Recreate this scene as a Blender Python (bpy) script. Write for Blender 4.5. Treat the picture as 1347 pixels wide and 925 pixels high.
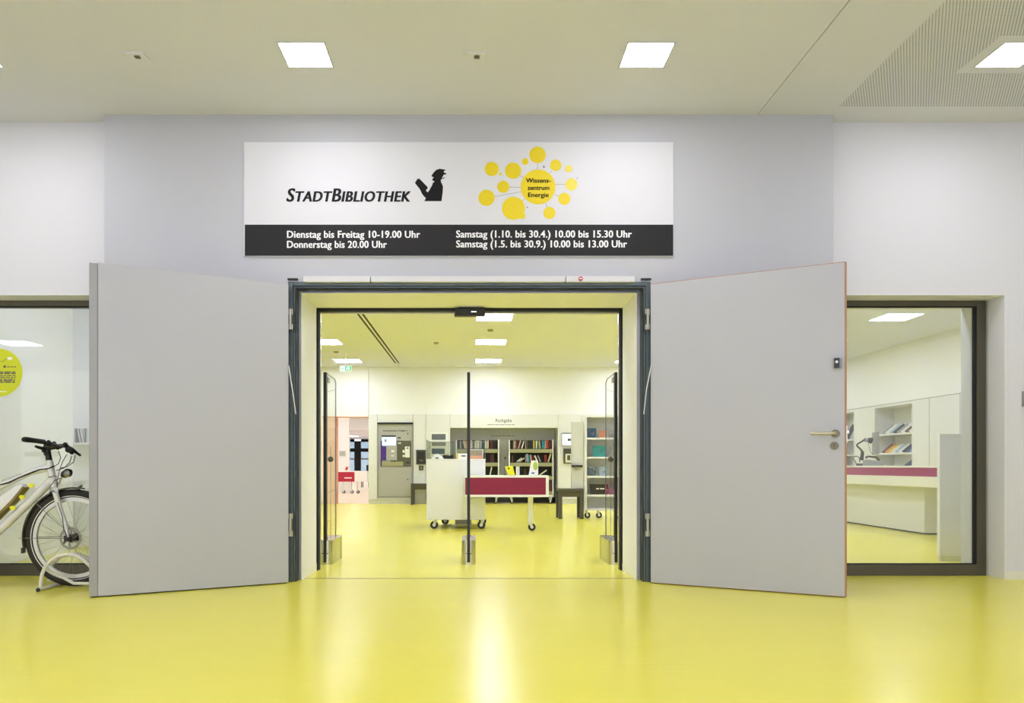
import bpy, bmesh, math, random
from mathutils import Vector, Matrix
random.seed(7)
S = bpy.context.scene
COL = S.collection
for o in list(bpy.data.objects):
    bpy.data.objects.remove(o)

# ------------------------------------------------------------------ camera
F, CX, CY, H = 1000.0, 624.0, 613.0, 0.86      # focal length, principal point (pixels of the 1347 px photo), eye height
cam_data = bpy.data.cameras.new('camera')
cam = bpy.data.objects.new('camera', cam_data)
COL.objects.link(cam)
cam.location = (0, 0, H)
cam.rotation_euler = (math.pi/2, 0, 0)
cam_data.sensor_width = 36
cam_data.lens = 36*F/1347
cam_data.shift_x = (673.5-CX)/1347
cam_data.shift_y = (CY-462.5)/1347
cam_data.clip_end = 200
S.camera = cam
# ------------------------------------------------------------------ world (overcast daylight through the glazed front behind the viewer)
world = bpy.data.worlds.new('daylight'); S.world = world
world.use_nodes = True
bg = world.node_tree.nodes['Background']
bg.inputs[0].default_value = (0.95, 0.96, 1.0, 1)
bg.inputs[1].default_value = 1.25
# ------------------------------------------------------------------ exposure
S.view_settings.view_transform = 'Standard'
S.view_settings.look = 'None'
S.view_settings.gamma = 1
S.view_settings.use_curve_mapping = False
S.view_settings.exposure = 0.86
HALL_LAMP = 30.0        # emission of the 30 cm hall panels
LIB_LAMP = 16.0         # emission of the 56 cm library panels
BACK_LAMP = 17.0

# ------------------------------------------------------------------ helpers
def lin(c):
    return tuple(((v/255)/12.92 if v/255 <= .04045 else ((v/255+.055)/1.055)**2.4) for v in c) + (1,)

def mat(name, rgb, rough=.6, metal=0, var=.03, nscale=8, bump=0, coat=0, spec=.5, stretch=None):
    m = bpy.data.materials.new(name); m.use_nodes = True
    nt = m.node_tree; b = nt.nodes['Principled BSDF']
    b.inputs['Roughness'].default_value = rough
    b.inputs['Metallic'].default_value = metal
    b.inputs['Specular IOR Level'].default_value = spec
    b.inputs['Coat Weight'].default_value = coat
    tc = nt.nodes.new('ShaderNodeTexCoord'); mp = nt.nodes.new('ShaderNodeMapping')
    nt.links.new(tc.outputs['Object'], mp.inputs[0])
    if stretch: mp.inputs['Scale'].default_value = stretch
    n = nt.nodes.new('ShaderNodeTexNoise'); n.inputs['Scale'].default_value = nscale
    n.inputs['Detail'].default_value = 4
    nt.links.new(mp.outputs[0], n.inputs['Vector'])
    mx = nt.nodes.new('ShaderNodeMix'); mx.data_type = 'RGBA'
    c = lin(rgb)
    mx.inputs[6].default_value = tuple(min(1, v*(1-var)) for v in c[:3])+(1,)
    mx.inputs[7].default_value = tuple(min(1, v*(1+var)) for v in c[:3])+(1,)
    nt.links.new(n.outputs[0], mx.inputs[0])
    nt.links.new(mx.outputs[2], b.inputs['Base Color'])
    if bump:
        bp = nt.nodes.new('ShaderNodeBump'); bp.inputs['Strength'].default_value = bump
        bp.inputs['Distance'].default_value = .002
        nt.links.new(n.outputs[0], bp.inputs['Height']); nt.links.new(bp.outputs[0], b.inputs['Normal'])
    return m

def emit(name, rgb, strength):
    m = bpy.data.materials.new(name); m.use_nodes = True
    nt = m.node_tree; b = nt.nodes['Principled BSDF']
    b.inputs['Base Color'].default_value = lin(rgb)
    b.inputs['Emission Color'].default_value = lin(rgb)
    b.inputs['Emission Strength'].default_value = strength
    return m

def glass(name, tint=(245, 250, 245), refl=1.0, haze=0.0):
    m = bpy.data.materials.new(name); m.use_nodes = True
    nt = m.node_tree; nt.nodes.clear()
    out = nt.nodes.new('ShaderNodeOutputMaterial')
    tr = nt.nodes.new('ShaderNodeBsdfTransparent'); tr.inputs[0].default_value = lin(tint)
    gl = nt.nodes.new('ShaderNodeBsdfGlossy'); gl.inputs['Roughness'].default_value = .01
    fr = nt.nodes.new('ShaderNodeFresnel'); fr.inputs[0].default_value = 1.45
    mu = nt.nodes.new('ShaderNodeMath'); mu.operation = 'MULTIPLY'; mu.inputs[1].default_value = refl
    mx = nt.nodes.new('ShaderNodeMixShader')
    nt.links.new(fr.outputs[0], mu.inputs[0]); nt.links.new(mu.outputs[0], mx.inputs[0])
    nt.links.new(tr.outputs[0], mx.inputs[1]); nt.links.new(gl.outputs[0], mx.inputs[2])
    if haze:
        df = nt.nodes.new('ShaderNodeBsdfDiffuse'); df.inputs[0].default_value = (.85, .87, .85, 1)
        m2 = nt.nodes.new('ShaderNodeMixShader'); m2.inputs[0].default_value = haze
        nt.links.new(mx.outputs[0], m2.inputs[1]); nt.links.new(df.outputs[0], m2.inputs[2])
        mx = m2
    nt.links.new(mx.outputs[0], out.inputs[0])
    return m

def X(px, D): return (px-CX)*D/F
def Z(py, D): return H+(CY-py)*D/F
def W(px, py, D): return Vector((X(px, D), D, Z(py, D)))

class MB:
    def __init__(s, M=None): s.v = []; s.f = []; s.m = []; s.k = 0; s.M = M
    def mat(s, k): s.k = k; return s
    def add(s, vs, fs):
        n = len(s.v)
        for p in vs:
            p = Vector(p)
            s.v.append(s.M @ p if s.M else p)
        for f in fs: s.f.append([n+i for i in f]); s.m.append(s.k)
        return s
    def box(s, x0, x1, y0, y1, z0, z1):
        if x0 > x1: x0, x1 = x1, x0
        if y0 > y1: y0, y1 = y1, y0
        if z0 > z1: z0, z1 = z1, z0
        return s.add([(x0,y0,z0),(x1,y0,z0),(x1,y1,z0),(x0,y1,z0),(x0,y0,z1),(x1,y0,z1),(x1,y1,z1),(x0,y1,z1)],
                     [(3,2,1,0),(4,5,6,7),(0,1,5,4),(1,2,6,5),(2,3,7,6),(3,0,4,7)])
    def prism(s, poly, lo, hi, axis='y'):
        """poly: counter-clockwise outline; axis y: (x,z), axis z: (x,y), axis x: (y,z)"""
        n = len(poly)
        def P(a, b, t): return {'y': (a, t, b), 'z': (a, b, t), 'x': (t, a, b)}[axis]
        vs = [P(a, b, lo) for a, b in poly]+[P(a, b, hi) for a, b in poly]
        fs = [list(range(n)), list(range(2*n-1, n-1, -1))]+[(i, n+i, n+(i+1) % n, (i+1) % n) for i in range(n)]
        return s.add(vs, fs)
    def frame(s, x0, x1, z0, z1, y0, y1, wl, wr, wb, wt):
        s.box(x0, x0+wl, y0, y1, z0, z1); s.box(x1-wr, x1, y0, y1, z0, z1)
        if wb: s.box(x0+wl, x1-wr, y0, y1, z0, z0+wb)
        if wt: s.box(x0+wl, x1-wr, y0, y1, z1-wt, z1)
        return s
    def tube(s, pts, r, n=8, closed=False, caps=True):
        pts = [Vector(p) for p in pts]; rs = r if isinstance(r, (list, tuple)) else [r]*len(pts)
        N = len(pts); vs = []; prev = None
        for i, p in enumerate(pts):
            if closed: t = pts[(i+1) % N]-pts[i-1]
            else: t = pts[min(i+1, N-1)]-pts[max(i-1, 0)]
            t.normalize()
            if prev is None:
                a = Vector((0, 0, 1)) if abs(t.z) < .9 else Vector((1, 0, 0))
                u = t.cross(a).normalized()
            else:
                u = (prev-t*prev.dot(t)).normalized()
            prev = u; w = t.cross(u)
            for k in range(n):
                an = 2*math.pi*k/n
                vs.append(p+(u*math.cos(an)+w*math.sin(an))*rs[i])
        fs = []
        for i in range(N if closed else N-1):
            j = (i+1) % N
            for k in range(n):
                fs.append((i*n+k, i*n+(k+1) % n, j*n+(k+1) % n, j*n+k))
        if not closed and caps:
            fs.append(list(range(n-1, -1, -1))); fs.append([(N-1)*n+k for k in range(n)])
        return s.add(vs, fs)
    def cyl(s, p0, p1, r, n=16): return s.tube([p0, p1], r, n)
    def disc_ring(s, c, r0, r1, y0, y1, n=32, a0=0, a1=2*math.pi):
        """ring in the XZ plane around c, from radius r0 to r1, between depths y0 and y1"""
        full = abs(a1-a0-2*math.pi) < 1e-6
        N = n if full else n+1; vs = []
        for i in range(N):
            a = a0+(a1-a0)*i/n; ca, sa = math.cos(a), math.sin(a)
            for (r, y) in ((r0, y0), (r1, y0), (r1, y1), (r0, y1)):
                vs.append((c[0]+r*ca, c[1]+y, c[2]+r*sa))
        fs = []
        for i in range(n):
            j = (i+1) % N
            for k in range(4): fs.append((i*4+k, i*4+(k+1) % 4, j*4+(k+1) % 4, j*4+k))
        if not full: fs += [(3, 2, 1, 0), ((N-1)*4, (N-1)*4+1, (N-1)*4+2, (N-1)*4+3)]
        return s.add(vs, fs)
    def lathe(s, prof, c=(0, 0, 0), n=20, axis='z'):
        vs = []; N = len(prof)
        for i in range(n):
            a = 2*math.pi*i/n
            for (r, h) in prof:
                if axis == 'z': vs.append((c[0]+r*math.cos(a), c[1]+r*math.sin(a), c[2]+h))
                elif axis == 'y': vs.append((c[0]+r*math.cos(a), c[1]+h, c[2]+r*math.sin(a)))
                else: vs.append((c[0]+h, c[1]+r*math.cos(a), c[2]+r*math.sin(a)))
        fs = []
        for i in range(n):
            j = (i+1) % n
            for k in range(N-1): fs.append((i*N+k, j*N+k, j*N+k+1, i*N+k+1))
        fs.append([i*N for i in range(n)][::-1]); fs.append([i*N+N-1 for i in range(n)])
        return s.add(vs, fs)
    def build(s, name, mats, parent=None, loc=None, bevel=0, smooth=False):
        off = Vector(loc) if loc is not None else (wloc(parent) if parent else Vector((0, 0, 0)))
        me = bpy.data.meshes.new(name)
        me.from_pydata([tuple(p-off) for p in s.v], [], s.f)
        if not isinstance(mats, (list, tuple)): mats = [mats]
        for mm in mats: me.materials.append(mm)
        for p, k in zip(me.polygons, s.m): p.material_index = min(k, len(mats)-1)
        bm = bmesh.new(); bm.from_mesh(me); bmesh.ops.recalc_face_normals(bm, faces=bm.faces)
        if smooth:
            for f in bm.faces: f.smooth = len(f.verts) <= 4
            for e in bm.edges:
                if len(e.link_faces) == 2 and e.calc_face_angle(0) > .7: e.smooth = False
        bm.to_mesh(me); bm.free()
        o = bpy.data.objects.new(name, me); COL.objects.link(o)
        if parent: o.parent = parent; o.location = off-wloc(parent)
        else: o.location = off
        if bevel:
            bv = o.modifiers.new('bevel', 'BEVEL'); bv.width = bevel; bv.segments = 2; bv.limit_method = 'ANGLE'
        return o

def wloc(o):
    p = Vector((0, 0, 0))
    while o: p = p+o.location; o = o.parent
    return p
def tag(o, label, cat, group=None):
    o['label'] = label; o['category'] = cat
    if group: o['group'] = group
    return o
def thing(name, loc, label, cat, group=None):
    o = bpy.data.objects.new(name, None); COL.objects.link(o); o.location = loc
    o.empty_display_size = .1
    return tag(o, label, cat, group)
def struct(name, mb, m, label=None, **k):
    o = mb.build(name, m, **k); o['kind'] = 'structure'
    if label: o['label'] = label
    return o
def copy_tree(o, parent=None, loc=None):
    c = o.copy(); COL.objects.link(c)
    if parent: c.parent = parent
    if loc is not None: c.location = loc
    for ch in [x for x in o.children]: copy_tree(ch, c)
    return c

def text(name, body, x0, x1, z, cap, y, m, parent, align='fit', offset=.012, shear=0, small=None, spacing=1.0, rot=None, label=None):
    """Lettering standing in the XZ plane facing -Y; x0..x1 fitted, z = baseline, cap = capital height."""
    def mk(b):
        c = bpy.data.curves.new(name, 'FONT'); c.body = b; c.size = 1; c.offset = offset; c.shear = shear
        c.space_character = spacing; c.resolution_u = 3; c.fill_mode = 'BOTH'; c.extrude = 0.002
        if small:
            c.small_caps_scale = small
            for f in c.body_format: f.use_small_caps = True
        o = bpy.data.objects.new('t', c); COL.objects.link(o)
        dg = bpy.context.evaluated_depsgraph_get(); dg.update()
        me = bpy.data.meshes.new_from_object(o.evaluated_get(dg))
        bpy.data.objects.remove(o); bpy.data.curves.remove(c)
        return me
    bold = offset; offset = offset*.22
    h = mk('H'); caph = max(v.co.y for v in h.vertices)-max(0, min(v.co.y for v in h.vertices))
    me = mk(body)
    xs = [v.co.x for v in me.vertices]; a, b = min(xs), max(xs)
    sx = (x1-x0)/(b-a); sy = cap/caph
    off = wloc(parent) if parent else Vector((0, 0, 0))
    for v in me.vertices:
        p = Vector((x0+(v.co.x-a)*sx, y-v.co.z*.25, z+v.co.y*sy))
        if rot: p = rot @ p
        v.co = p-off
    if bold > .004:
        n = len(me.vertices); co = [v.co.copy() for v in me.vertices]; pf = [list(p.vertices) for p in me.polygons]
        dx = bold*1.05*abs(sx); ax = (rot.to_3x3() @ Vector((1, 0, 0))) if rot else Vector((1, 0, 0))
        sh = [-dx, -dx/3, dx/3, dx]
        me = bpy.data.meshes.new(name)
        me.from_pydata([tuple(c+ax*d-Vector((0, .0004*k, 0))) for k, d in enumerate(sh) for c in co], [], [[i+n*k for i in f] for k in range(4) for f in pf])
    me.name = name; me.materials.clear(); me.materials.append(m)
    o = bpy.data.objects.new(name, me); COL.objects.link(o)
    if parent: o.parent = parent
    if label: o['label'] = label
    return o

# ------------------------------------------------------------------ materials
M = {}
M['wall'] = mat('white_plaster', (214, 214, 219), .75, var=.012, bump=.05, nscale=40)
M['reveal'] = mat('reveal_painted_light', (240, 240, 242), .6, var=.01)  # wall white made lighter: light painted into surfaces that render too dim
M['libwall'] = mat('library_plaster', (242, 242, 242), .7, var=.012, nscale=30)
M['grey_panel'] = mat('grey_wall_paint', (186, 187, 194), .6, var=.015, nscale=20)
M['ceil'] = mat('ceiling_paint', (226, 227, 234), .8, var=.01, nscale=10)
M['libceil'] = mat('library_ceiling_paint', (228, 230, 250), .8, var=.01)
M['cabwhite'] = mat('cream_laminate', (230, 230, 228), .4, var=.01)
M['white'] = mat('white_lacquer', (240, 240, 236), .35, var=.01)
M['offwhite'] = mat('pale_grey_white', (222, 222, 208), .45, var=.01)
M['door'] = mat('grey_door_laminate', (182, 183, 190), .42, var=.015, nscale=5, bump=.02)
M['dooredge'] = mat('grey_door_edge', (160, 160, 164), .45)
M['wood'] = mat('beech_edging', (172, 124, 92), .5, var=.1, nscale=30, stretch=(1, 1, .1))
M['steel'] = mat('galvanised_steel_frame', (96, 106, 110), .38, .75, var=.18, nscale=14)
M['darkalu'] = mat('anodised_dark_frame', (92, 88, 76), .38, .6, var=.05, stretch=(8, 8, 1))
M['black'] = mat('black_plastic', (20, 20, 19), .4)
M['blackgap'] = mat('black_rubber_seal', (12, 12, 12), .7)
M['chrome'] = mat('brushed_steel', (190, 188, 178), .22, 1, var=.05, stretch=(1, 1, 12))
M['satin'] = mat('satin_nickel', (200, 194, 172), .3, 1, var=.05)
M['rosette'] = mat('dark_nickel', (120, 112, 92), .35, .8)
M['lever'] = mat('silver_lever', (205, 203, 195), .28, .9)
M['hinge'] = mat('hinge_zinc', (178, 176, 166), .4, .6)
M['magenta'] = mat('magenta_laminate', (136, 12, 62), .5, var=.04)
M['magenta2'] = mat('magenta_glossy_band', (166, 52, 112), .15, var=.04)
M['red'] = mat('red_laminate', (176, 24, 54), .4)
M['salmon'] = mat('salmon_wall_paint', (252, 212, 192), .6, var=.02)
M['orange'] = mat('orange_edge', (236, 172, 140), .5)
M['signwhite'] = mat('sign_white_board', (214, 214, 220), .6, spec=.3, var=.006)
M['signblack'] = mat('sign_black_foil', (30, 29, 32), .5, var=.02, spec=.3)
M['ink'] = mat('sign_black_print', (18, 18, 20), .6, spec=.2)
M['inkwhite'] = mat('sign_white_print', (240, 240, 242), .4)
M['sunyellow'] = mat('sign_yellow_print', (226, 202, 20), .4, var=.02)
M['paleyellow'] = mat('pale_yellow_glare_print', (226, 208, 70), .4, var=.02)  # paler copy of the yellow; on the sign it paints glare into bubbles
M['printgrey'] = mat('sign_grey_print', (150, 145, 150), .5)
M['tabledark'] = mat('dark_olive_lacquer', (76, 74, 62), .45, var=.04)
M['bookback'] = mat('dark_shelf_back', (64, 60, 50), .6)
M['shelflip'] = mat('olive_shelf_lip', (160, 158, 120), .5)
M['machine'] = mat('grey_machine_steel', (178, 177, 170), .4, .1, var=.03)
M['machdark'] = mat('olive_machine_panel', (90, 88, 72), .45)
M['purple'] = mat('violet_panel', (76, 40, 140), .4)
M['tyre'] = mat('tyre_rubber', (42, 39, 33), .75, var=.1, nscale=60)
M['fender'] = mat('dark_bronze_mudguard', (66, 62, 48), .4)
M['bikewhite'] = mat('bike_white_lacquer', (225, 225, 224), .22, coat=.4, var=.01)
M['rim'] = mat('bike_silver_rim', (205, 205, 200), .3, .4)
M['spoke'] = mat('spoke_steel', (130, 128, 118), .3, .9)
M['yellow'] = mat('yellow_sticker', (232, 226, 22), .4, var=.02)
M['stickgreen'] = mat('lime_window_sticker', (206, 212, 20), .5, var=.02)
M['olive'] = mat('bronze_battery_edge', (128, 112, 62), .4, .3)
M['paper'] = mat('paper_white', (240, 238, 230), .7)
M['exitgreen'] = emit('exit_sign_green', (40, 175, 125), .35)
M['exitwhite'] = emit('exit_sign_white', (235, 245, 240), .45)
M['greyplastic'] = mat('grey_plastic', (150, 150, 148), .45)
M['redbtn'] = mat('red_button', (190, 20, 40), .4)
M['stand'] = mat('white_powder_coat', (226, 224, 212), .35)
M['lens'] = mat('lamp_lens', (150, 150, 144), .15, .8)
M['glass'] = glass('clear_window_glass', (246, 247, 247), 1.0, .05)
M['gateglass'] = glass('clear_acrylic', (252, 253, 252), .12)
M['gateedge'] = mat('acrylic_edge', (110, 110, 120), .3)
M['glassleft'] = glass('reflection_haze_glass', (244, 246, 245), 1.3, .08)  # pale haze of hall reflections mixed into the pane as diffuse colour
M['screenglass'] = glass('counter_acrylic', (232, 235, 228), .3, .03)
M['lamp_hall'] = emit('hall_lamp_diffuser', (244, 242, 250), HALL_LAMP)
M['lamp_lib'] = emit('library_lamp_diffuser', (232, 236, 255), LIB_LAMP)
M['lamp_back'] = emit('reading_room_lamp_diffuser', (255, 246, 236), BACK_LAMP)
M['screen'] = emit('lit_screen_blue', (170, 200, 240), .9)
M['screenw'] = emit('lit_screen_white', (225, 232, 250), .9)
M['glowwhite'] = emit('plate_glow', (255, 255, 255), 1.5)

# floor: yellow poured resin, glossy, fine brushed ripples across the room
def floor_mat():
    m = bpy.data.materials.new('yellow_resin_floor'); m.use_nodes = True
    nt = m.node_tree; b = nt.nodes['Principled BSDF']
    tc = nt.nodes.new('ShaderNodeTexCoord')
    def noise(scale, stretch, detail=3):
        mp = nt.nodes.new('ShaderNodeMapping'); mp.inputs['Scale'].default_value = stretch
        n = nt.nodes.new('ShaderNodeTexNoise'); n.inputs['Scale'].default_value = scale; n.inputs['Detail'].default_value = detail
        nt.links.new(tc.outputs['Object'], mp.inputs[0]); nt.links.new(mp.outputs[0], n.inputs['Vector'])
        return n
    n1 = noise(1.3, (1, 1, 1)); n2 = noise(7, (.5, 4, 1)); n3 = noise(60, (1, 1, 1))
    mx = nt.nodes.new('ShaderNodeMix'); mx.data_type = 'RGBA'
    mx.inputs[6].default_value = lin((231, 222, 82)); mx.inputs[7].default_value = lin((237, 228, 98))
    nt.links.new(n1.outputs[0], mx.inputs[0]); nt.links.new(mx.outputs[2], b.inputs['Base Color'])
    b.inputs['Roughness'].default_value = .23
    b.inputs['Specular IOR Level'].default_value = .22
    b.inputs['Coat Weight'].default_value = .0; b.inputs['Coat Roughness'].default_value = .16
    ad = nt.nodes.new('ShaderNodeMath'); ad.operation = 'MULTIPLY_ADD'; ad.inputs[1].default_value = .25
    nt.links.new(n3.outputs[0], ad.inputs[0]); nt.links.new(n2.outputs[0], ad.inputs[2])
    bp = nt.nodes.new('ShaderNodeBump'); bp.inputs['Strength'].default_value = .35; bp.inputs['Distance'].default_value = .0016
    nt.links.new(ad.outputs[0], bp.inputs['Height']); nt.links.new(bp.outputs[0], b.inputs['Normal'])
    nt.links.new(bp.outputs[0], b.inputs['Coat Normal'])
    return m
M['floor'] = floor_mat()

def perforated():
    m = mat('perforated_ceiling_board', (226, 227, 234), .8, var=.01)
    nt = m.node_tree; b = nt.nodes['Principled BSDF']
    src = b.inputs['Base Color'].links[0].from_socket
    tc = nt.nodes.new('ShaderNodeTexCoord'); sp = nt.nodes.new('ShaderNodeSeparateXYZ')
    nt.links.new(tc.outputs['Object'], sp.inputs[0])
    def ma(op, a, b2=None):
        n = nt.nodes.new('ShaderNodeMath'); n.operation = op
        for i, q in enumerate((a, b2)):
            if q is None: continue
            if isinstance(q, (int, float)): n.inputs[i].default_value = q
            else: nt.links.new(q, n.inputs[i])
        return n.outputs[0]
    A, R = .0190, .0165
    v = ma('DIVIDE', sp.outputs[1], R); fl = ma('FLOOR', v)
    odd = ma('MULTIPLY', ma('ABSOLUTE', ma('MODULO', fl, 2.0)), .5)
    u = ma('ADD', ma('DIVIDE', sp.outputs[0], A), odd)
    du = ma('MULTIPLY', ma('SUBTRACT', ma('FRACT', u), .5), A)
    dv = ma('MULTIPLY', ma('SUBTRACT', ma('FRACT', v), .5), R)
    d = ma('SQRT', ma('ADD', ma('MULTIPLY', du, du), ma('MULTIPLY', dv, dv)))
    hole = ma('LESS_THAN', d, .0046)
    mx = nt.nodes.new('ShaderNodeMix'); mx.data_type = 'RGBA'
    mx.inputs[7].default_value = lin((104, 102, 98))
    nt.links.new(hole, mx.inputs[0]); nt.links.new(src, mx.inputs[6]); nt.links.new(mx.outputs[2], b.inputs['Base Color'])
    return m
M['perf'] = perforated()

# ------------------------------------------------------------------ the setting: shell
DP, DW, DB = 5.64, 5.76, 6.28       # grey panel face, white wall face, library side of the wall
HC, LC = 3.466, 3.10                # ceilings
OX0, OX1, OZ = -1.30, 1.22, 2.16    # plastered door reveal
LW0, LW1, RW0, RW1, WZ = -4.6, -2.8, 2.75, 4.02, 2.157
LD = 17.2                           # library far wall
struct('floor', MB().box(-12.5, 9.6, 2.4, LD+.2, -.05, 0), M['floor'])
struct('floor_reading_room', MB().box(-12.5, 9.6, LD+.2, 46, -.05, 0), mat('pale_cream_floor', (238, 222, 196), .3, var=.02))
struct('floor_neutral_bounce', MB().box(-12.5, 9.6, -9, 2.4, -.05, 0), mat('neutral_bounce_floor', (224, 224, 226), .4, var=.04))  # unseen floor, made pale to keep yellow bounce off the hall ceiling
b = MB()
for (x0, x1, z0, z1) in ((-12.5, LW0, 0, HC), (LW0, LW1, WZ, HC), (LW1, OX0, 0, HC), (OX0, OX1, OZ, HC), (OX1, RW0, 0, HC), (RW0, RW1, WZ, HC), (RW1, 9.6, 0, HC)):
    b.box(x0, x1, DW, DB, z0, z1)
struct('wall_front', b, M['wall'])
# raised grey wall panel round the double door
PX0, PX1 = X(137, DP), X(1096, DP)
GX0, GX1, GZ = X(379.5, DP), X(855.5, DP), Z(371, DP)
b = MB().box(PX0, GX0, DP, DW, 0, HC).box(GX1, PX1, DP, DW, 0, HC).box(GX0, GX1, DP, DW, GZ, HC)
o = struct('wall_panel', b, M['grey_panel'])
# hall ceiling, with an open joint and the perforated field
SEAM = 2.10
b = MB().box(-12.5, SEAM-.003, -9, DW, HC, HC+.05).box(SEAM+.003, 2.64, -9, DW, HC, HC+.05).box(2.64, 9.6, 5.51, DW, HC, HC+.05).box(SEAM-.01, SEAM+.01, -9, DW, HC+.05, HC+.06)
struct('ceiling', b, M['ceil'])
struct('ceiling_perforated', MB().box(2.64, 9.6, -9, 5.51, HC, HC+.05), M['perf'])
struct('wall_left', MB().box(-12.6, -12.5, -9, DB, 0, HC), M['wall'])
struct('wall_library_west', MB().box(-9.7, -9.6, DB, LD, 0, LC), M['libwall'])
struct('wall_right', MB().box(9.6, 9.7, -9, DB, 0, HC), M['wall'])
struct('baseboard_front', MB().box(-9.6, LW0, DW-.004, DW, .0, .06).box(RW1, 9.6, DW-.004, DW, .0, .06), M['offwhite'])
struct('baseboard_door', MB().box(OX0, OX0+.004, DP+.07, DB-.02, 0, .06).box(OX1-.004, OX1, DP+.07, DB-.02, 0, .06), M['white'])
struct('trim_reveal_lightened', MB().box(OX0, OX0+.003, DP+.07, DB-.04, .06, OZ-.003).box(OX1-.003, OX1, DP+.07, DB-.04, .06, OZ-.003).box(OX0, OX1, DP+.07, DB-.04, OZ-.003, OZ), M['reveal'])  # thin lighter sheets over the wall, brightening the door reveal by colour
struct('trim_window_lightened', MB().box(RW1-.003, RW1, DW-.001, 5.949, .0, WZ).box(RW0, RW1-.003, DW, 5.949, WZ-.003, WZ).box(LW0, LW1, DW, 5.949, WZ-.003, WZ), M['reveal'])  # the same lightened sheets on the window reveals
struct('trim_threshold', MB().box(OX0, OX1, 5.80, 5.812, 0, .0015), M['darkalu'])
# library shell
RWX = 7.86
b = MB().box(-9.6, -1.735, DB, LD+.6, LC, LC+.05).box(-1.70, -1.665, DB, LD+.6, LC, LC+.05).box(-1.63, RWX+.6, DB, LD+.6, LC, LC+.05).box(-1.735, -1.63, 16.6, LD+.6, LC, LC+.05)
struct('ceiling_library', b, M['libceil'])
struct('trim_ceiling_slot', MB().box(-1.735, -1.70, DB, 16.6, LC+.002, LC+.05), M['blackgap'])
struct('trim_ceiling_slot_inner', MB().box(-1.665, -1.63, DB, 16.6, LC+.002, LC+.05), M['blackgap'])
# far wall upper part
EX0, EX1, EZ = X(424, LD), X(484.5, LD), Z(548, LD)      # doorway to the next room
DX0 = X(441.5, LD)
b = MB().box(-9.6, EX0, LD, LD+.25, 0, LC).box(EX0, EX1, LD, LD+.25, EZ, LC)
b.box(EX1, RWX+.6, LD+.05, LD+.25, Z(545, LD)+.0, LC)
struct('wall_back', b, M['libwall'])
struct('wall_salmon', MB().box(EX0, DX0, LD+.02, LD+.25, 0, EZ), M['salmon'])
struct('trim_doorway', MB().box(EX0, EX1, LD-.01, LD+.25, EZ-.018, EZ).box(DX0, DX0+.012, LD-.005, LD+.26, 0, EZ-.018), M['orange'])
struct('baseboard_back', MB().box(-9.6, EX0, LD-.012, LD, 0, .07), M['offwhite'])

# ---- cabinet wall along the far side (flush cream panels, niche in the middle)
cab = thing('cabinet_wall', (0, LD, 0), 'cream flush cabinet wall with a deep niche for the return trolleys', 'cabinet')
NX0, NX1, NZ = X(592, LD), X(734, LD), Z(563, LD)
ctop = Z(545, LD)
g = .004
def cpanel(x0, x1, z0, z1): MB().box(x0+g, x1-g, LD, LD+.04, z0+g, z1-g).build('panel', M['cabwhite'], cab, bevel=.002)
kx0, kx1, kz0, kz1 = X(496.5, LD), X(543.5, LD), Z(654.5, LD), Z(556, LD)
MB().box(EX1, kx0, LD+.04, LD+.75, .0, ctop).box(kx1, NX0, LD+.04, LD+.75, 0, ctop).box(kx0, kx1, LD+.04, LD+.75, 0, kz0-.01).box(kx0, kx1, LD+.04, LD+.75, kz1+.01, ctop)\
    .box(kx0, kx1, LD+.5, LD+.75, kz0, kz1).box(NX1, 4.4, LD+.04, LD+.75, 0, ctop).box(NX0, NX1, LD+.04, LD+.75, NZ, ctop).box(NX0, NX1, LD+.72, LD+.75, 0, NZ).build('carcass', M['cabwhite'], cab)
pz = .10
cpanel(EX1, kx0, pz, ctop); cpanel(kx0, kx1, kz1, ctop); cpanel(kx0, kx1, pz, kz0)
cpanel(kx1, X(560, LD), pz, ctop); cpanel(X(560, LD), NX0, pz, ctop)
cpanel(NX0, NX1, NZ, ctop); cpanel(NX1, X(768, LD), pz, ctop); cpanel(X(768, LD), 3.3, pz, ctop); cpanel(3.3, 4.4, pz, ctop)
MB().box(EX1, NX0, LD+.03, LD+.04, 0, pz).box(NX1, 4.4, LD+.03, LD+.04, 0, pz).build('plinth', M['offwhite'], cab)
MB().box(NX0, NX1, LD+.70, LD+.72, 0, .12).build('niche_foot_shadow', M['tabledark'], cab)  # dark strip painting the shadow along the foot of the niche
text('lettering', 'Rückgabe', X(652, LD), X(673, LD), Z(555.3, LD), .075, LD-.001, M['ink'], cab, offset=0)
def fine_print(parent, x0, x1, z, y, m, h=.02, name='small_print', rot=None):
    """a line of small print, too small to read: word-length dashes"""
    b = MB(rot); x = x0; rr = random.Random(int(x0*1000)+int(z*977))
    while x < x1-.5*h:
        w = min(x1-x, h*rr.uniform(1.2, 4)); b.box(x, x+w, y-.001, y, z, z+h*.55); x += w+h*.5
    return b.build(name, m, parent)
fine_print(cab, X(641, LD), X(678, LD), Z(559.2, LD), LD-.001, M['greyplastic'], .03)
fine_print(cab, X(647, LD), X(679, LD), Z(572.5, LD), LD+.719, M['greyplastic'], .03)
struct('wall_library_east', MB().box(4.4, RWX, LD, LD+.05, 0, ctop), M['libwall'])

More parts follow.
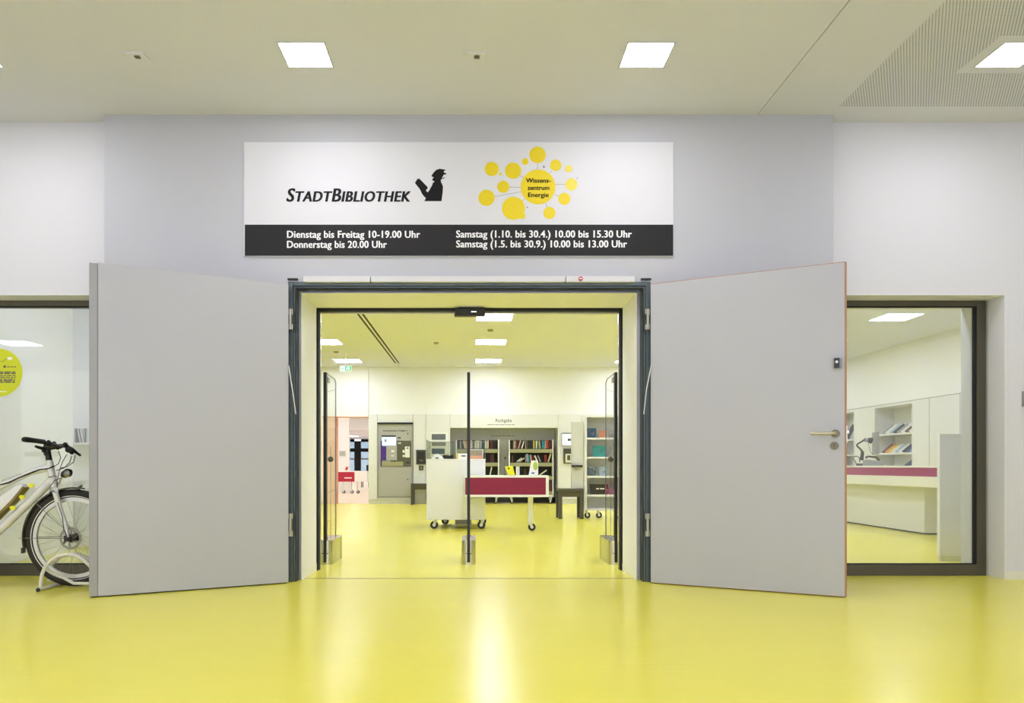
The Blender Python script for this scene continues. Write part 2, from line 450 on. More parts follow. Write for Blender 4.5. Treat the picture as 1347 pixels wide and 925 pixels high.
# ---- library right-hand wall with two shelf niches
WN = [(15.75, 16.7), (13.66, 14.92)]     # depth ranges of the niches
nz0, nz1 = .50, 1.985
b = MB()
ys = [DB]+[v for n in sorted(WN) for v in n]+[LD+.05]
for i in range(0, len(ys), 2): b.box(RWX, RWX+.4, ys[i], ys[i+1], 0, 2.03)
for (y0, y1) in WN: b.box(RWX, RWX+.4, y0, y1, 0, nz0).box(RWX, RWX+.4, y0, y1, nz1, 2.03).box(RWX+.38, RWX+.4, y0, y1, nz0, nz1)
struct('wall_side', b, M['cabwhite'])
struct('wall_side_upper', MB().box(RWX+.015, RWX+.4, DB, LD+.05, 2.045, LC), M['libwall'])
struct('trim_side_seam', MB().box(RWX+.012, RWX+.4, DB, LD+.05, 2.03, 2.045), M['greyplastic'])
struct('trim_panel_seams', MB().box(RWX-.001, RWX, 13.13, 13.145, 0, 2.03).box(RWX-.001, RWX, 12.3, 12.31, 0, 2.03), M['greyplastic'])

# ---- the room seen through the far doorway
struct('wall_reading_room', MB().box(-9.6, X(459, 24.6), 24.6, 24.8, 0, LC), M['libwall'])
struct('wall_reading_header', MB().box(-9.6, 2, 32.8, 33, 2.4, LC), M['libwall'])
struct('wall_reading_east', MB().box(-.4, -.2, LD+.75, 44, 0, LC), M['libwall'])
struct('wall_reading_west', MB().box(-9.7, -9.6, LD+.25, 44, 0, LC), M['libwall'])
struct('ceiling_reading_room', MB().box(-9.6, -.2, LD+.25, 32.8, LC, LC+.05).box(-9.6, -.2, 33, 44, 2.4, 2.45), M['libceil'])
ew = thing('glazed_entrance', (X(471, 44), 44, 0), 'dark framed glazed entrance with a broad black post seen through far doorway', 'glazing')
D = 44
MB().box(X(466.5, D), X(475, D), D-.1, D, Z(580, D)-2.3, 2.3).build('post', M['blackgap'], ew)
MB().box(-9, X(466.5, D), D-.08, D, Z(581.5, D), Z(578, D)).box(X(475, D), -1, D-.08, D, Z(581.5, D), Z(578, D)).build('head_rail', M['blackgap'], ew)
MB().box(-9, X(466.5, D), D-.08, D, Z(594.5, D), Z(590, D)).box(X(475, D), -1, D-.08, D, Z(594.5, D), Z(590, D)).build('transom', M['blackgap'], ew)
MB().box(-9, X(466.5, D), D-.08, D, Z(605, D), Z(603, D)).box(X(475, D), -1, D-.08, D, Z(605, D), Z(603, D)).build('rail', M['greyplastic'], ew)
MB().box(-9, -1, D-.05, D-.04, 0.02, Z(581.5, D)).build('pane', glass('entrance_glass', (200, 215, 225), 1, .3), ew)

# ------------------------------------------------------------------ windows in the front wall
def window(name, x0, x1, gm):
    y0, y1 = 5.95, 5.995
    w = MB().frame(x0, x1, 0, WZ, y0, y1, .07, .07, .088, .045).build(name, M['darkalu'], loc=((x0+x1)/2, y0, 0), bevel=.002)
    w['kind'] = 'structure'
    MB().frame(x0+.07, x1-.07, .088, WZ-.045, y0+.008, y1-.006, .012, .016, .006, .008).build('glazing_seal', M['blackgap'], w)
    MB().box(x0+.08, x1-.08, y0+.03, y0+.036, .093, WZ-.052).build('pane', gm, w)
    return w
window('window_1', LW0, LW1, M['glassleft'])
window('window_2', RW0, RW1-.015, M['glass'])
# jamb seal next to the right-hand window pane
# ------------------------------------------------------------------ steel door frame in the wall opening
fr = MB()
fy0, fy1 = DP-.03, DP+.05
fr.frame(GX0, GX1, 0, GZ, fy0+.02, fy1, .035, .035, 0, .03)
fr.frame(GX0+.035, GX1-.035, 0, GZ-.03, fy0+.035, DP+.09, .022, .022, 0, .014)
d = fr.build('door_frame', M['steel'], loc=((GX0+GX1)/2, DP, 0), bevel=.003); d['kind'] = 'structure'
MB().frame(GX0+.05, GX1-.05, 0, GZ-.042, fy0+.03, fy0+.036, .006, .006, 0, .008).build('seal', M['blackgap'], d)
MB().box(GX0, GX0+.075, DP-.034, DP-.01, GZ+.008, GZ+.02).build('top_pivot', M['black'], d)
MB().box(GX1-.075, GX1, DP-.034, DP-.01, GZ+.008, GZ+.02).build('top_pivot', M['black'], d)
# door closer rail over the opening
cl = thing('door_closer_rail', (0, DP-.02, GZ), 'slim white closer rail with small red light above the door opening', 'door closer')
for (a, c) in ((399.5, 487), (488.5, 743), (744.5, 834.5)):
    MB().box(X(a, DP-.03), X(c, DP-.03), DP-.045, DP, Z(371, DP-.04), Z(363.5, DP-.04)).build('rail_section', M['wall'], cl, bevel=.003)
MB().lathe([(.001, -.012), (.014, -.012), (.016, 0)], (X(764, DP-.05), DP-.045, Z(366.5, DP-.05)), 16, 'y').build('alarm_light', M['redbtn'], cl)
MB().box(X(762.3, DP-.06), X(765.7, DP-.06), DP-.062, DP-.055, Z(367.2, DP-.06), Z(365.8, DP-.06)).build('alarm_mark', M['white'], cl)

# ------------------------------------------------------------------ door leaves
def leaf(name, hx, hy, fx, fy, label, rebate, edge_m):
    L = math.hypot(fx-hx, fy-hy); u = Vector((fx-hx, fy-hy, 0))/L
    n = Vector((u.y, -u.x, 0))
    if n.y > 0: n = -n                 # n points towards the viewer's side
    Mx = Matrix(((u.x, n.x, 0, hx), (u.y, n.y, 0, hy), (0, 0, 1, 0), (0, 0, 0, 1)))
    z0, z1 = .008, 2.188
    root = thing(name, (hx, hy, 0), label, 'door')
    T = .056
    e = MB(Mx).box(0, L-(.05 if rebate else .004), -T, 0, z0, z1).build('slab', M['door'], root, bevel=.0015)
    if rebate:
        MB(Mx).box(L-.0485, L, -T, -.006, z0, z1-.004).build('rebate_strip', M['dooredge'], root, bevel=.001)
        MB(Mx).box(.02, L-.05, -T+.01, -.012, z1, z1+.003).build('top_edging', M['wood'], root)
    else:
        MB(Mx).box(L-.004, L+.006, -T, -.001, z0, z1+.002).build('wood_edging', M['wood'], root)
        MB(Mx).box(.0, L-.004, -T+.01, -.002, z1, z1+.004).build('top_edging', M['wood'], root)
        MB(Mx).box(.0, L, -T+.01, -.004, z0-.004, z0).build('bottom_edging', M['wood'], root)
    MB(Mx).box(.01, L-.01, -T+.012, -.012, .002, z0).build('gap_shadow_strip', M['blackgap'], root)  # black strip painting the shadow line in the gap under the leaf
    return root, Mx, L
HY = 5.56
lL, ML, LL = leaf('door_leaf', X(379.5, HY), HY, X(117.5, 4.94), 4.94, 'grey door leaf beside the bicycle, swung open, plain without any handle', True, None)
lR, MR, LR = leaf('door_leaf', X(856, HY), HY, X(1112, 4.95), 4.95, 'grey door leaf with lever handle and wood edge, swung open by right window', False, None)
# lever handle etc. on the right leaf (local x = distance from hinge, y = towards viewer)
def on_leaf(px, py, Mx, L):
    """distance along the leaf and height for a point seen on its face"""
    o = Mx.to_translation(); u = Vector((Mx[0][0], Mx[1][0], 0)); r = Vector(((px-CX)/F, 1, 0))
    det = u.x*r.y-u.y*r.x
    s = (-o.x*r.y+o.y*r.x)/det; p = o+u*s
    return s, Z(py, p.y)
s1, zh = on_leaf(1099, 570.5, MR, LR); s0, _ = on_leaf(1068, 570.5, MR, LR)
h = MB(MR).lathe([(.026, 0), (.026, .006), (.024, .009), (.001, .009)], (s1, 0, zh), 24, 'y').build('handle', M['rosette'], lR, smooth=True)
MB(MR).tube([(s1, .005, zh), (s1, .045, zh), (s1-.006, .055, zh), (s1-.02, .06, zh), (s0+.01, .06, zh), (s0, .055, zh)], .0095, 12).build('lever', M['satin'], h, smooth=True)
s2, zk = on_leaf(1097.5, 586.5, MR, LR)
k = MB(MR).lathe([(.026, 0), (.026, .005), (.024, .008), (.001, .008)], (s2, 0, zk), 24, 'y').build('lock_cylinder', M['rosette'], lR, smooth=True)
MB(MR).box(s2-.003, s2+.003, .008, .012, zk-.016, zk+.010).lathe([(.0085, .008), (.0085, .012)], (s2, 0, zk+.006), 14, 'y').build('keyhole', M['darkalu'], k)
s3, zd = on_leaf(1101.5, 478, MR, LR)
dv = MB(MR).box(s3-.026, s3+.026, 0, .022, zd-.035, zd+.035).build('lock_reader', M['greyplastic'], lR, bevel=.006)
MB(MR).box(s3-.018, s3+.014, .022, .028, zd-.032, zd+.032).build('reader_face', mat('navy_plastic', (34, 38, 62), .3), dv, bevel=.004)
MB(MR).lathe([(.009, .028), (.009, .033), (.001, .033)], (s3-.002, 0, zd+.006), 16, 'y').build('reader_knob', M['chrome'], dv)
MB(MR).box(LR+.006, LR+.011, -.045, -.012, zh-.06, zh+.05).build('latch_plate', M['chrome'], lR)
MB(MR).box(LR+.011, LR+.021, -.036, -.020, zh+.0, zh+.02).build('latch', M['chrome'], lR)
# hinges
for (root, Mx, px, sgn) in ((lL, ML, 381, 1), (lR, MR, 853, -1)):
    for py0, py1 in ((406, 433), (676, 706)):
        xx = X(px, HY)+sgn*.002; yy = DP-.068
        hh = MB().cyl((xx, yy, Z(py1, HY)), (xx, yy, Z(py0, HY)), .009, 12).build('hinge', M['hinge'], root)
        MB().box(xx-.016, xx+.016, yy+.004, yy+.016, Z(py1, HY), Z(py1-7, HY)).build('hinge_plate', M['hinge'], hh)
        MB().box(xx-.016, xx+.016, yy+.004, yy+.016, Z(py0+7, HY), Z(py0, HY)).build('hinge_plate', M['hinge'], hh)
# closer arms
def arm(pts, lab, par):
    MB().tube([W(*p) for p in pts], .005, 8).build('closer_arm', M['lever'], par)
arm([(379.5, 481, 5.53), (385, 515, 5.555), (389, 545, 5.58)], '', lL)
arm([(857, 480, 5.53), (850.5, 512, 5.555), (847, 545, 5.58)], '', lR)

# ------------------------------------------------------------------ automatic door frame and sensor
ad = MB().frame(OX0, OX1, 0, OZ, 6.25, 6.31, .018, .018, 0, .024).build('door_1', M['blackgap'], loc=((OX0+OX1)/2, 6.25, 0)); ad['kind'] = 'structure'
MB().frame(OX0+.018, OX1-.018, 0, OZ-.024, 6.29, 6.31, .01, .01, 0, .016).build('track', M['chrome'], ad)
se = thing('door_sensor', (X(617.5, 6.2), 6.2, OZ-.06), 'black motion sensor mounted at the middle of the door head', 'sensor')
x0, x1 = X(597.5, 6.2), X(638.5, 6.2)
MB().prism([(x0, Z(416, 6.2)), (x1, Z(415.5, 6.2)), (x1-.005, Z(406, 6.2)), (x0+.01, Z(406, 6.2))], 6.19, 6.25).build('housing', M['black'], se, bevel=.003)
MB().box(X(620, 6.19), X(626.5, 6.19), 6.187, 6.19, Z(411, 6.2), Z(410, 6.2)).build('maker_plate', M['glowwhite'], se)  # maker's plate given a white glow of its own

# ------------------------------------------------------------------ hall ceiling: luminaires and small recessed plates
def lamp(name, cx, cy, s, zc, lab, grp, m):
    t = thing(name, (cx, cy, zc), lab, 'ceiling light', grp)
    f = MB()
    a, w = s/2, .012
    for (u0, u1, v0, v1) in ((-a, a, -a, -a+w), (-a, a, a-w, a), (-a, -a+w, -a+w, a-w), (a-w, a, -a+w, a-w)):
        f.box(cx+u0, cx+u1, cy+v0, cy+v1, zc-.004, zc-.0005)
    f.build('frame', M['wall'], t)
    MB().box(cx-a+w, cx+a-w, cy-a+w, cy+a-w, zc-.0035, zc-.001).build('diffuser', m, t)
    return t
hx = [-5.4, -3.22, -1.067, 1.09, 3.41, 5.7]
for yy in (4.82, 2.5, .2, -2.1):
    for i, xx in enumerate(hx):
        if yy == 4.82 and 0 < i < 5:
            lab = ['', 'square white ceiling light cut off at left edge of the hall ceiling', 'square white ceiling light above the library name on the sign',
                   'square white ceiling light above the yellow bubbles on the sign', 'square white ceiling light set in the perforated ceiling board'][i]
            lamp('ceiling_light', xx, yy, .302, HC, lab, 'hall ceiling lights', M['lamp_hall'])
        else:
            lamp('ceiling_light', xx, yy, .302, HC, 'square hall ceiling light out of view beyond the photograph edges', 'hall ceiling lights', M['lamp_hall'])
lamp('ceiling_light', -9.7, -4.2, .72, HC, 'large square hall light, mirrored in left window above the round sticker', 'hall ceiling lights', M['lamp_hall'])
# blank margin round the light in the perforated board
struct('trim_light_margin', MB().box(3.41-.22, 3.41+.22, 4.82-.22, 4.82+.22, HC-.0008, HC), M['ceil'])
for (px, lab) in ((181, 'small recessed plate in hall ceiling near the upper left corner'), (627, 'small recessed plate in hall ceiling between the two middle lights')):
    cx, cy = X(px, 4.83), 4.83
    t = thing('emergency_spot', (cx, cy, HC), lab, 'emergency light', 'recessed ceiling plates')
    MB().box(cx-.058, cx+.058, cy-.05, cy+.05, HC-.008, HC-.0005).build('plate', M['ceil'], t, bevel=.001)
    MB().box(cx-.016, cx+.018, cy-.02, cy+.012, HC-.014, HC-.008).build('lens', M['machdark'], t, bevel=.002)
    MB().lathe([(.012, 0), (.012, -.004), (.001, -.005)], (cx-.075, cy-.01, HC-.0005), 14).build('test_button', M['offwhite'], t)

# library luminaires
names = ['far left', 'second from left', 'left', 'middle', 'right', 'far right']
lx = [-8.6, -5.65, -2.70, .30, 3.31, 6.35]
rows = [(6.62, 'nearest'), (9.15, 'second'), (11.45, 'third'), (13.75, 'fourth'), (16.2, 'farthest')]
vis = {(2, 3): 'square library ceiling light partly hidden behind the door sensor', (3, 3): 'square library ceiling light, middle one of the three under the sensor',
       (4, 3): 'square library ceiling light, lowest of the three under the sensor', (3, 2): 'square library ceiling light cut off by the left door jamb',
       (4, 2): 'square library ceiling light just above the green exit sign', (4, 4): 'square library ceiling light peeking past the right glass gate top',
       (2, 5): 'square library ceiling light seen at top of right-hand window'}
for j, (yy, rn) in enumerate(rows):
    for i, xx in enumerate(lx):
        if i == 0 or (j, i) in ((2, 1), (4, 1)): continue
        lamp('ceiling_light', xx, yy, .56, LC, vis.get((j, i), 'square library ceiling light hidden behind the front wall'), 'library ceiling lights', M['lamp_lib'])
for (xx, yy, zc) in ((-3.6, 19.5, LC), (-3.6, 22.5, LC), (-6.5, 19.5, LC), (-6.5, 22.5, LC), (-3, 27, LC), (-6, 27, LC), (-3, 30.5, LC), (-6, 30.5, LC), (-6.7, 36, 2.4), (-6.4, 39.5, 2.4), (-4.4, 36, 2.4), (-4.4, 40, 2.4)):
    lamp('ceiling_light', xx, yy, .7, zc, 'square ceiling light in the bright room beyond the far doorway', 'reading room ceiling lights', M['lamp_back'])
# small detectors on the library ceiling
for (px, py, D, lab) in ((574, 451.5, 13.8, 'tiny white detector on library ceiling right of the double slot'), (645, 434.5, 12.5, 'tiny white detector on library ceiling between two upper lights'), (442, 463, 14.9, 'tiny white detector on library ceiling above the exit sign')):
    cx = X(px, D)
    tag(MB().lathe([(.05, 0), (.05, -.015), (.035, -.03), (.001, -.032)], (cx, D, LC), 16).build('smoke_detector', M['greyplastic'], loc=(cx, D, LC)), lab, 'detector', 'ceiling detectors')
# exit sign
D = 15.0
ex = thing('exit_sign', (X(454, D), D, Z(488, D)), 'green and white exit sign hanging from ceiling above the left gate', 'sign')
x0, x1, z0, z1 = X(447, D), X(462, D), Z(488.3, D), Z(481.3, D)
MB().box(x0, x1, D, D+.03, z0, z1).build('board', M['exitwhite'], ex)
MB().box(x0+.10, x1-.004, D-.003, D, z0+.006, z1-.006).build('green_field', M['exitgreen'], ex)
MB().box(x0+.008, x0+.02, D-.003, D, z0+.01, z1-.01).box(x0+.045, x0+.085, D-.003, D, (z0+z1)/2-.006, (z0+z1)/2+.006).prism([(x0+.03, (z0+z1)/2), (x0+.055, (z0+z1)/2-.025), (x0+.055, (z0+z1)/2+.025)], D-.003, D).build('arrow', M['exitgreen'], ex)
xm, zm = x0+.155, (z0+z1)/2
MB().box(xm+.01, xm+.035, D-.006, D-.003, zm-.035, zm+.035).lathe([(.008, -.006), (.008, -.003)], (xm-.01, D, zm+.028), 10, 'y')\
    .prism([(xm-.03, zm-.03), (xm-.02, zm-.035), (xm-.005, zm-.005), (xm+.008, zm+.0), (xm-.008, zm+.018), (xm-.03, zm+.01), (xm-.028, zm+.003), (xm-.016, zm+.004)], D-.006, D-.003).build('running_figure', M['exitwhite'], ex)
MB().box((x0+x1)/2-.006, (x0+x1)/2+.006, D+.01, D+.02, z1, LC).build('hanger', M['white'], ex)

# ------------------------------------------------------------------ the big sign over the door
sg = thing('library_sign', (X(603, DP), DP, Z(338, DP)), 'wide white and black sign with library name and opening hours over the door', 'sign')
sx0, sx1, sz0, szm, sz1 = X(321.3, DP), X(885.3, DP), Z(337.7, DP), Z(296.3, DP), Z(188, DP)
MB().box(sx0, sx1, DP-.012, DP, sz0, sz1).build('board', M['signwhite'], sg)
MB().box(sx0+.008, sx1-.002, DP-.0135, DP-.012, sz0+.003, szm).build('black_band', M['signblack'], sg)
def sg_t(body, a, c, base, cap, m, name='lettering', **k):
    return text(name, body, X(a, DP), X(c, DP), Z(base, DP), cap*DP/F, DP-(.0142 if m is M['inkwhite'] else .0128), m, sg, **k)
sg_t('StadtBibliothek', 377.8, 540.0, 266.0, 17.2, M['ink'], offset=.03, shear=.2, small=.78, spacing=1.07)
sg_t('Dienstag bis Freitag 10-19.00 Uhr', 378.4, 552.6, 313.6, 9.1, M['inkwhite'], offset=.024, spacing=1.04)
sg_t('Donnerstag bis 20.00 Uhr', 378.4, 509.0, 326.8, 9.1, M['inkwhite'], offset=.024, spacing=1.04)
sg_t('Samstag (1.10. bis 30.4.) 10.00 bis 15.30 Uhr', 600.3, 830.3, 313.2, 9.1, M['inkwhite'], offset=.024, spacing=1.04)
sg_t('Samstag (1.5. bis 30.9.) 10.00 bis 13.00 Uhr', 600.3, 824.0, 326.2, 9.1, M['inkwhite'], offset=.024, spacing=1.04)
def SP(u, v): return X(590+u/4.49, DP), Z(180+v/4.49, DP)
q = DP/F/4.49
bubbles = [(525, 111, 49, 0), (452, 150, 20, 0), (255, 194, 42, 0), (306, 224, 9, 0), (381, 204, 48, 0), (562, 181, 7, 2), (632, 172, 34, 0), (708, 193, 21, 1), (724, 285, 36, 1),
           (683, 370, 36, 0), (595, 453, 36, 0), (383, 426, 68, 0), (435, 470, 19, 0), (323, 299, 36, 0), (224, 364, 48, 0), (465, 420, 5, 2), (760, 248, 4, 2), (528, 300, 103, 0)]
for (a, c) in (((525, 160), (525, 200)), ((608, 205), (596, 220)), ((690, 284), (628, 284)), ((650, 354), (625, 344)), ((581, 420), (573, 395)), ((430, 385), (450, 370)), ((358, 301), (428, 302)), ((270, 357), (428, 328)), ((425, 234), (445, 245))):
    (xa, za), (xb, zb) = SP(*a), SP(*c)
    n = Vector((zb-za, 0, -(xb-xa))).normalized()*.0016
    MB().add([(xa-n.x, DP-.0128, za-n.z), (xa+n.x, DP-.0128, za+n.z), (xb+n.x, DP-.0128, zb+n.z), (xb-n.x, DP-.0128, zb-n.z),
              (xa-n.x, DP-.012, za-n.z), (xa+n.x, DP-.012, za+n.z), (xb+n.x, DP-.012, zb+n.z), (xb-n.x, DP-.012, zb-n.z)],
             [(0, 1, 2, 3), (7, 6, 5, 4), (0, 4, 5, 1), (1, 5, 6, 2), (2, 6, 7, 3), (3, 7, 4, 0)]).build('link_line', M['printgrey'], sg)
for i, (u, v, r, k) in enumerate(bubbles):
    x, z = SP(u, v)
    MB().lathe([(r*q, -.0132-.00002*i), (r*q, -.012)], (x, DP, z), 40, 'y').build('bubble', [M['sunyellow'], M['paleyellow'], M['printgrey']][k], sg)
for (body, u0, u1, vb) in (('Wissens-', 457, 602, 275), ('zentrum', 466, 594, 318), ('Energie', 470, 590, 360)):
    text('lettering', body, SP(u0, 0)[0], SP(u1, 0)[0], SP(0, vb)[1], 26*q, DP-.0145, M['ink'], sg, offset=.018)
def FP(u, v): return X(535+u/15.42, DP), Z(215+v/15.42, DP)
fig = [(360, 778), (390, 715), (350, 680), (310, 625), (275, 545), (170, 410), (222, 322), (238, 332), (258, 320), (425, 490), (425, 520), (390, 560), (425, 600), (450, 575), (520, 450), (530, 410), (570, 380), (520, 358), (530, 315), (555, 300),
       (500, 270), (545, 200), (600, 145), (670, 122), (725, 130), (795, 143), (765, 165), (752, 185), (765, 200), (815, 222), (790, 240), (755, 240), (745, 260), (710, 318), (770, 290), (778, 300), (745, 322), (695, 340), (695, 380), (738, 480), (732, 600), (708, 778)]
MB().prism([FP(*p) for p in fig], DP-.0128, DP-.012).build('reader_silhouette', M['ink'], sg)

# ------------------------------------------------------------------ anti-theft gates just inside the door
gates = []
for gi, (cx, lab) in enumerate(((-1.298, 'clear security gate on steel foot at the left door jamb'), (-.050, 'clear security gate seen edge on at the middle of the doorway'), (1.231, 'clear security gate on steel foot at the right door jamb'))):
    y0, y1 = 6.62, 7.12
    if gi != 1: cx += 0
    t = thing('security_gate', (cx, (y0+y1)/2, 0), lab, 'security gate', 'security gates inside the doorway')
    n = 10; pts = []
    for i in range(n+1):
        a = math.pi+math.pi*i/n; pts.append((cx+.062*math.cos(a), y0+.04+.05*math.sin(a)))
    for i in range(n+1):
        a = math.pi*i/n; pts.append((cx+.062*math.cos(a), y1-.03+.05*math.sin(a)))
    MB().prism(pts, .0, .21, 'z').build('foot', M['chrome'], t, smooth=True)
    MB().box(cx-.028, cx-.014, y0-.012, y0-.0095, .095, .10).box(cx+.014, cx+.028, y0-.012, y0-.0095, .095, .10).build('foot_slot', M['black'], t)
    MB().box(cx-.013, cx+.013, y0-.02, y0+.03, .02, Z(490, y0)).build('post', M['black'], t, bevel=.003)
    zt = Z(490, y0)
    ring = [(y0+.03, .21), (y1, .21), (y1, zt-.04), (y1-.06, zt-.008), (y0+.03, zt)]
    MB().prism(ring, cx-.004, cx+.004, 'x').build('acrylic_panel', M['gateglass'], t)
    e = [Vector((cx, a, c)) for a, c in ring[1:]]
    MB().tube(e, .0045, 6).build('panel_edge', M['gateedge'], t)
    MB().tube([(cx, y0+.25, .21), (cx, y0+.25, zt*.62)], .0022, 6).tube([(cx, y0+.03, .62), (cx, y1, .64)], .0022, 6).tube([(cx, y0+.03, zt*.9), (cx, y1, zt*.94)], .0022, 6).build('antenna_wire', M['gateedge'], t)
    if gi != 1:
        MB().box(cx-.007, cx+.007, y0+.10, y0+.17, zt-.075, zt-.03).build('label_plate', M['greyplastic'], t)
        MB().lathe([(.001, -.02), (.016, -.017), (.026, 0), (.016, .017), (.001, .02)], (cx, y0+.24, .92), 20, 'y').build('counter_disc', M['tabledark'], t)

# ------------------------------------------------------------------ casters
def caster(parent, x, y, top, r=.045, m=M['greyplastic'], fl=1):
    c = MB().box(x-.028, x+.028, y-.028, y+.028, top-.006, top).box(x-.006+fl*.008, x+.006+fl*.008, y-.02, y+.02, r*1.6, top-.006)
    for s in (-1, 1):
        c.prism([(x+fl*.02-.014, r-.004), (x+fl*.02+.014, r-.004), (x+.024, top-.006), (x-.024, top-.006)], y+s*.018-.002, y+s*.018+.002)
    o = c.build('caster', M['white'], parent)
    MB().lathe([(r*.3, -.014), (r-.004, -.014), (r, -.008), (r, .008), (r-.004, .014), (r*.3, .014)], (x+fl*.02, y, r), 20, 'y').build('wheel', M['black'], o, smooth=True)
    MB().lathe([(.001, -.017), (r*.42, -.016), (r*.42, .016), (.001, .017)], (x+fl*.02, y, r), 16, 'y').build('wheel_disc', M['white'], o)
    return o

# ------------------------------------------------------------------ service desk in the library: tall cabinet block + magenta table
BD = 10.30
bx0, bx1, bz0, bz1 = X(561, BD), X(638.5, BD), .165, Z(605, BD)
blk = thing('service_cabinet', ((bx0+bx1)/2, BD+.45, 0), 'tall plain white cabinet on casters behind the middle gate', 'cabinet')
MB().box(bx0, bx1, BD, BD+.95, Z(684, BD), bz1).build('body', M['cabwhite'], blk, bevel=.004)
MB().box(bx0-.004, bx1+.004, BD-.004, BD+.954, bz1, bz1+.012).build('top_board', M['white'], blk)
MB().box(X(598, BD), X(620, BD), BD+.2, BD+.6, .05, Z(684, BD)).build('ballast_box', M['greyplastic'], blk)
for (px, yy) in ((573, BD+.08), (635, BD+.08)): caster(blk, X(px, yy), yy, Z(684, BD), .055, fl=-1 if px > 600 else -1)
for (px, yy) in ((584, BD+.85), (633, BD+.85)): caster(blk, X(px, yy), yy, Z(684, BD), .055, fl=1)
hood = thing('plexiglass_hood', ((bx0+bx1)/2, BD+.4, bz1+.013), 'clear acrylic guard standing on the tall white cabinet', 'screen')
hz = Z(579, BD)
MB().box(bx0, bx0+.008, BD+.01, BD+.9, bz1+.013, hz).build('side_pane', M['screenglass'], hood)
MB().box(bx1-.008, bx1, BD+.01, BD+.9, bz1+.013, hz).build('side_pane', M['screenglass'], hood)
MB().box(bx0+.008, bx1-.008, BD+.88, BD+.888, bz1+.013, hz).build('back_pane', M['screenglass'], hood)
MB().tube([(bx0+.004, BD+.01, bz1+.013), (bx0+.004, BD+.01, hz), (bx0+.004, BD+.89, hz), (bx1-.004, BD+.89, hz), (bx1-.004, BD+.01, hz), (bx1-.004, BD+.01, bz1+.013)], .004, 6).build('pane_edge', M['gateedge'], hood)
# items on the cabinet
zt = bz1+.0125; yy = BD+.3
p = thing('desk_phone', (X(574, yy), yy, zt), 'white sloping desk telephone on the tall white cabinet', 'telephone')
MB().prism([(X(567, yy), zt), (X(584, yy), zt), (X(582, yy), zt+.03), (X(576, yy), zt+.075), (X(571, yy), zt+.06)], yy, yy+.18).build('body', M['white'], p, bevel=.004)
MB().box(X(573, yy), X(577, yy), yy-.003, yy, zt+.006, zt+.022).build('socket', M['black'], p)
pp = [(X(582, yy), yy+.05, zt+.035), (X(586, yy), yy+.05, zt+.04), (X(592, yy), yy+.05, zt+.034), (X(596, yy), yy+.05, zt+.04)]
s_ = thing('barcode_scanner', (X(589, yy), yy, zt), 'black hand scanner lying between phone and white box on cabinet', 'scanner')
MB().tube(pp, [.02, .026, .018, .022], 10).build('grip', M['black'], s_)
MB().box(X(582, yy), X(597, yy), yy+.02, yy+.09, zt, zt+.02).build('foot', M['black'], s_, bevel=.004)
MB().tube([(X(597, yy), yy+.05, zt+.03), (X(600, yy), yy+.05, zt+.022)], .008, 8).build('cable', M['greyplastic'], s_)
w_ = thing('leaflet_box', (X(608, yy), yy, zt), 'low white cardboard box with yellow end on the tall cabinet', 'box')
MB().box(X(601, yy), X(615.5, yy), yy, yy+.16, zt, zt+.08).build('body', M['paper'], w_)
MB().box(X(601, yy)-.001, X(603, yy), yy-.001, yy+.161, zt, zt+.081).build('end_band', M['paleyellow'], w_)
fine_print(w_, X(607, yy), X(612.5, yy), zt+.035, yy-.0005, M['ink'], .03)
w_ = thing('picture_stand', (X(626, yy), yy+.2, zt), 'framed picture with orange base standing at cabinet right end', 'picture')
yy2 = yy+.2
MB().frame(X(616.5, yy2), X(635.5, yy2), zt, zt+.14, yy2, yy2+.012, .012, .012, .05, .01).build('frame', M['paper'], w_)
MB().box(X(617.5, yy2), X(634.5, yy2), yy2+.003, yy2+.010, zt+.05, zt+.13).build('picture', mat('pebble_print', (170, 155, 135), .6, var=.5, nscale=60), w_)
MB().box(X(617, yy2), X(635, yy2), yy2-.002, yy2, zt+.002, zt+.05).build('orange_strip', M['orange'], w_)
tag(MB().tube([(X(589.3, yy+.4), yy+.4, zt), (X(589.3, yy+.4), yy+.4, zt+.09)], .006, 8).build('pen', M['black'], loc=(X(589.3, yy+.4), yy+.4, zt)), 'black pen standing upright behind the hand scanner', 'pen')

TD = 9.80
tx0, tx1, tz0, tz1 = X(611.5, TD), X(722, TD), Z(654, TD), Z(625.8, TD)
tb = thing('service_table', ((tx0+tx1)/2, TD+.24, 0), 'magenta fronted white table on one castered leg before the cabinet', 'table')
MB().box(tx0, tx1, TD+.01, TD+.47, tz1-.02, tz1).build('tabletop', M['white'], tb, bevel=.003)
MB().box(tx0, tx1, TD+.01, TD+.47, tz0, tz0+.02).box(tx1-.035, tx1, TD+.01, TD+.47, tz0+.02, tz1-.02).box(tx0, tx0+.018, TD+.03, TD+.47, tz0+.02, tz1-.02).box(tx0+.018, tx1-.035, TD+.44, TD+.47, tz0+.02, tz1-.02).build('case', M['white'], tb)
MB().frame(tx0, tx1, tz0, tz1, TD, TD+.01, .004, .038, .03, .026).build('front_frame', M['white'], tb)
MB().box(tx0+.004, tx1-.038, TD+.006, TD+.02, tz0+.03, tz1-.026).build('front_panel', M['magenta'], tb)
lg = X(698, TD+.3)
MB().box(lg-.035, lg+.028, TD+.25, TD+.31, .11, tz0).build('leg', M['paleyellow'] if False else M['cabwhite'], tb)
caster(tb, lg-.005, TD+.28, .112, .05, fl=1)
MB().box(tx0+.02, tx0+.22, TD+.40, BD-.006, tz0-.02, tz0).build('bracket', M['greyplastic'], tb)
